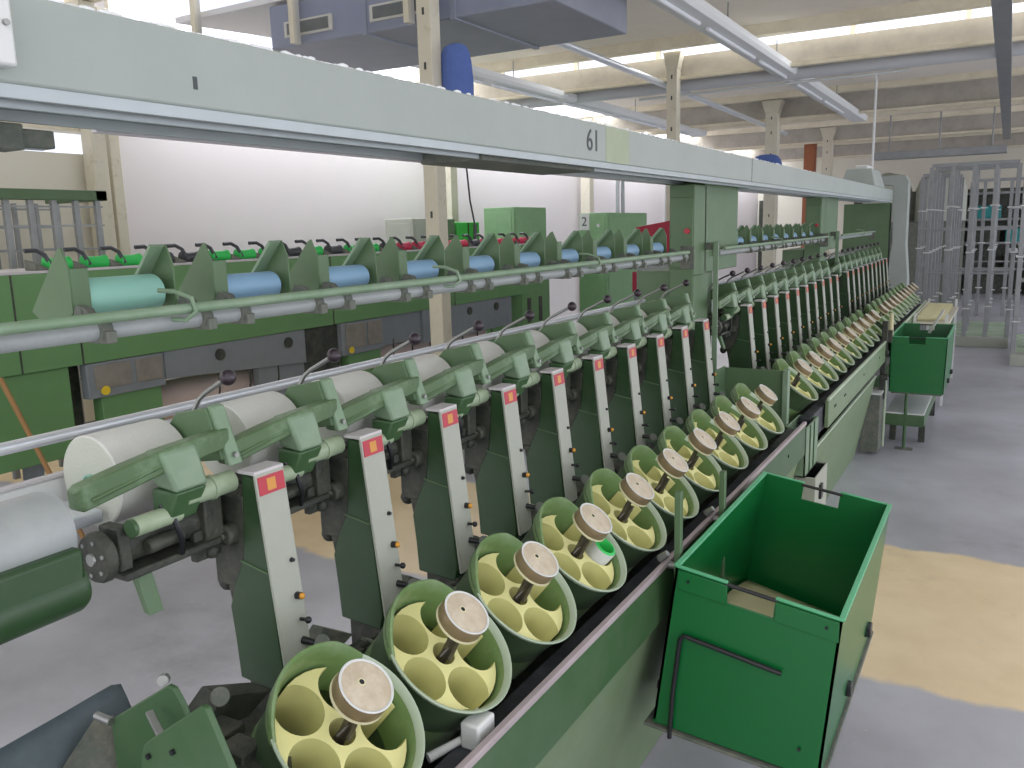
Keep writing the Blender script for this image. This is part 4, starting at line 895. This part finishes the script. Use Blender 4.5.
# ceiling services
def trunking(x, y0, y1, z, w, lab, lamp=False):
    t = thing('light_trunking', lab, 'light fitting', (x, (y0+y1)/2, z))
    MB().box((x-w/2,y0,z),(x+w/2,y1,z+.05)).build('channel', 'lamp', t, bevel=.004)
    MB().hexa([(x-w*.42,y0,z-.028),(x+w*.42,y0,z-.028),(x+w*.42,y1,z-.028),(x-w*.42,y1,z-.028)], [(x-w*.5,y0,z),(x+w*.5,y0,z),(x+w*.5,y1,z),(x-w*.5,y1,z)]).build('reflector', 'lamp', t, bevel=.003)
    yy = y0+.1; 
    while yy < y1-1.4:
        MB().cyl((x,yy,z-.042),(x,yy+1.3,z-.042),.014,.014,12).build('fluorescent_tube', 'lampglow', t); yy += 1.5
    yy = y0+.4
    while yy < y1: MB().cyl((x,yy,z+.05),(x,yy,z+.24),.006,.006,6).build('hanger_rod', 'steel', t); yy += 1.6
M['lampglow'] = mat('fluorescent_tube_unlit', (238, 240, 244), .3, var=.01)
trunking(-1.98, 3.2, 13.5, 2.93, .22, 'white fluorescent light row running above the machine aisle')
trunking(-4.35, 5.6, 13.5, 2.90, .24, 'white fluorescent light row running above the second machine')
solo(MB().cyl((-3.12,5.5,2.93),(-3.12,14,2.86),.03,.03,12), 'conduit_pipe', 'chrome', 'thin silvery pipe running lengthwise just left of the column row', 'pipe')
t = thing('cross_pipe', 'long grey pipe crossing the hall under the roof', 'pipe', (-1, 8.85, 2.9))
MB().cyl((-6.0,8.85,2.925),(6.8,8.85,2.925),.060,.060,20).build('pipe_body', 'big_pipe', t)
MB().cyl((-3.6,9.05,2.86),(-.9,9.05,2.875),.014,.014,8).tube([(-1.28,9.05,2.87),(-1.2,9.05,2.87),(-1.19,9.05,2.80),(-1.19,9.05,1.82)], .012, 8).build('hanging_loop', 'white', t)
solo(MB().box((-.20,6.0,2.86),(-.08,18.0,2.885)), 'cable_tray', 'rack', 'grey cable tray running lengthwise under the roof at the right', 'cable tray', bevel=.003)
t = thing('air_duct', 'galvanised air duct with slotted vents at the upper left', 'air duct', (-3.4, 4.9, 2.74))
MB().box((-4.42,4.42,2.74),(-2.25,5.45,3.02)).build('duct_body', 'duct', t, bevel=.01)
for xx in (-3.62, -2.95): MB().box((xx,4.41,2.73),(xx+.04,5.46,3.02)).build('duct_flange', 'duct', t, bevel=.003)
for xx in (-4.28, -3.55):
    f = MB().box((xx,4.405,2.80),(xx+.42,4.42,2.90)).build('vent_frame', 'cream_beam', t, bevel=.003)
    MB().box((xx+.03,4.40,2.815),(xx+.39,4.406,2.885)).build('vent_slots', 'castgrey', f)
solo(MB().box((-1.9,14.6,2.42),(-.1,14.85,2.53)), 'hanging_tray', 'rack', 'grey tray hanging above the racks at the far right', 'tray', bevel=.005)
for k, xx in enumerate((-1.7, -.3, -1.0)):
    solo(MB().cyl((xx,14.72,2.53),(xx,14.72,3.1),.012,.012,8), 'hanger_rod', 'rack', 'thin rod holding up the %s of the hanging tray' % ['left end', 'right end', 'middle'][k], 'rod')
# wall hoses
for k, yy in enumerate((13.6, 16.0)):
    solo(MB().tube([(-5.8,yy,1.2),(-5.8,yy,2.2),(-5.78,yy+.05,2.7),(-5.75,yy,3.1)], .035, 8).tube([(-5.8,yy+.25,1.2),(-5.8,yy+.22,2.2),(-5.78,yy+.2,2.7),(-5.75,yy+.2,3.1)], .035, 8), 'grey_hose', 'pipe', ['pair of grey hoses rising from the numbered cabinet', 'pair of grey hoses on the white wall left of the tall green cabinet'][k], 'hose')
solo(MB().tube([(-4.75,7.3,3.0),(-4.75,7.3,2.15),(-4.72,7.3,1.8),(-4.67,7.3,1.55)], .009, 6).cyl((-4.67,7.3,1.40),(-4.67,7.3,1.56),.022,.018,8), 'hanging_cable', 'black', 'thin black cable hanging in front of the white wall beside the bright green locker', 'cable')
# dark doorways on the back wall
for k, (x0, x1) in enumerate(((-6.0,-5.55), (-4.55,-4.2), (-3.55,-3.25))):
    struct(MB().box((x0,23.96,0),(x1,24.0,2.1)), 'door_%d' % (k+1), 'castdark')

# ------------------------------------------------------------------ racks at far right
def rack_frame(x0, x1, y, z1, lab, nb=6, base=True, ny=1, dy=.5):
    t = thing('tube_rack', lab, 'rack', ((x0+x1)/2, y, 0), 'grey tube racks beyond the machine')
    for j in range(ny):
        yy = y+dy*j
        for i in range(nb):
            x = x0+(x1-x0)*i/(nb-1)
            MB().box((x-.022,yy-.012,.06),(x+.022,yy+.012,z1)).build('upright', 'rack', t, bevel=.003)
        MB().box((x0,yy-.012,z1),(x1,yy+.012,z1+.04)).build('top_bar', 'rack', t, bevel=.003)
        MB().box((x0,yy-.010,.85),(x1,yy+.010,.87)).box((x0,yy-.010,1.35),(x1,yy+.010,1.37)).build('cross_bar', 'rack', t)
        for i in range(nb):
            x = x0+(x1-x0)*i/(nb-1)
            for zz in (.45, 1.1, 1.6): MB().cyl((x-.04,yy-.02,zz+.03*(i%2)),(x+.05,yy-.02,zz+.03*(i%2)),.009,.009,6).build('peg_rod', 'white', t)
    if base:
        MB().box((x0-.02,y-.03,.0),(x1+.02,y+.03,.12)).build('base_plinth', 'plate', t, bevel=.004)
        s = MB()
        for j in range(5): s.box((x0,y+.25+.3*j,.10),(x1,y+.33+.3*j,.14))
        s.box((x0,y,.06),(x0+.03,y+1.6,.1)).box((x1-.03,y,.06),(x1,y+1.6,.1))
        s.build('base_slats', 'rim', t)
    return t
rack_frame(-.82, .06, 11.2, 2.08, 'grey steel tube rack at the far right, the one nearest the camera', 5, True, 3, .55)
rack_frame(.12, .9, 9.9, 2.02, 'grey steel tube rack cut off by the right edge', 6, True, 2, .3)
rack_frame(-1.05, -.6, 12.9, 2.05, 'grey steel tube rack behind the machine end frame', 5, True, 2, .6)
rack_frame(-.5, .5, 14.2, 2.0, 'grey steel tube rack deepest in the far right group', 7, False, 1)
t = thing('bin_shelving', 'shelving with teal crates behind the grey racks', 'shelving', (.0, 19, 0))
for xx in (-1.6, -.6, .4, 1.4): MB().box((xx-.03,18.9,0),(xx+.03,19.4,2.1)).build('shelf_post', 'castdark', t)
MB().box((-2.6,19.42,0),(2.6,19.46,2.05)).build('back_board', 'castgrey', t)
for zz in (.5, 1.0, 1.45, 1.95): MB().box((-1.6,18.9,zz-.02),(1.4,19.4,zz+.02)).build('shelf', 'rack', t)
for i in range(6):
    for j, zz in enumerate((.52, 1.02, 1.47)):
        x = -1.55+.5*i
        if (i+j) % 3 == 2: continue
        o = solo(MB().box((x,18.92,zz),(x+.40,19.3,zz+.25)), 'teal_crate', 'teal_bin' if (i+j) % 2 == 0 else 'castdark', '%s crate on the %s shelf, column %s of the shelving' % ('teal' if (i+j) % 2 == 0 else 'dark', ['lower', 'middle', 'upper'][j], ORD[i]), 'crate', 'crates on the far shelving', bevel=.01)
t = thing('pale_tank', 'pale grey-green domed housings behind the racks', 'housing', (-1.2, 17.4, 1.4))
for xx in (-2.0, -1.1): MB().lathe([(.42,0),(.42,.55),(.36,.75),(.2,.86),(.02,.9)], (xx,17.4,1.45), (0,0,1), 24).build('dome', 'plate', t)
MB().box((-2.5,17.0,0),(-.7,17.8,1.45)).build('tank_base', 'castgrey', t, bevel=.02)

# ------------------------------------------------------------------ light and camera
W = bpy.data.worlds.new('sky'); bpy.context.scene.world = W; W.use_nodes = True
bg = W.node_tree.nodes['Background']; bg.inputs[0].default_value = (.98, .975, 1.0, 1); bg.inputs[1].default_value = 1.6
def area(name, loc, rot, sx, sy, e, col=(.95, .97, 1)):
    l = bpy.data.lights.new(name, 'AREA'); l.shape = 'RECTANGLE'; l.size = sx; l.size_y = sy; l.energy = e; l.color = col
    o = bpy.data.objects.new(name, l); C.objects.link(o); o.location = loc; o.rotation_euler = rot; return o
area('skylight_daylight', (.4, 8.55, 3.28), (R(-75), 0, 0), 12.5, .2, 60)
area('added_side_fill', (6.6, 8, 1.3), (0, R(125), 0), 1.8, 22, 330)  # added fill from the unseen right side, brightens the ceiling
area('gangway_rooflight', (-5.72, 14, 3.40), (0, R(30), 0), .6, 19, 420)

cam = bpy.data.cameras.new('camera'); co = bpy.data.objects.new('camera', cam); C.objects.link(co)
r = Vector((0.8644984, 0.50194997, -0.02624407)); u = Vector((-0.0683279, 0.1690872, 0.98322979)); f = Vector((-0.4979697, 0.84820737, -0.1804728))
mw = Matrix(((r.x, u.x, -f.x, 0), (r.y, u.y, -f.y, 0), (r.z, u.z, -f.z, 1.5), (0, 0, 0, 1)))
co.matrix_world = mw
cam.sensor_width = 36; cam.lens = 841.33*36/1024; cam.clip_start = .02
sc = bpy.context.scene; sc.camera = co
sc.view_settings.view_transform = 'Standard'; sc.view_settings.look = 'None'; sc.view_settings.gamma = 1; sc.view_settings.exposure = 0.0
sc.view_settings.use_curve_mapping = False
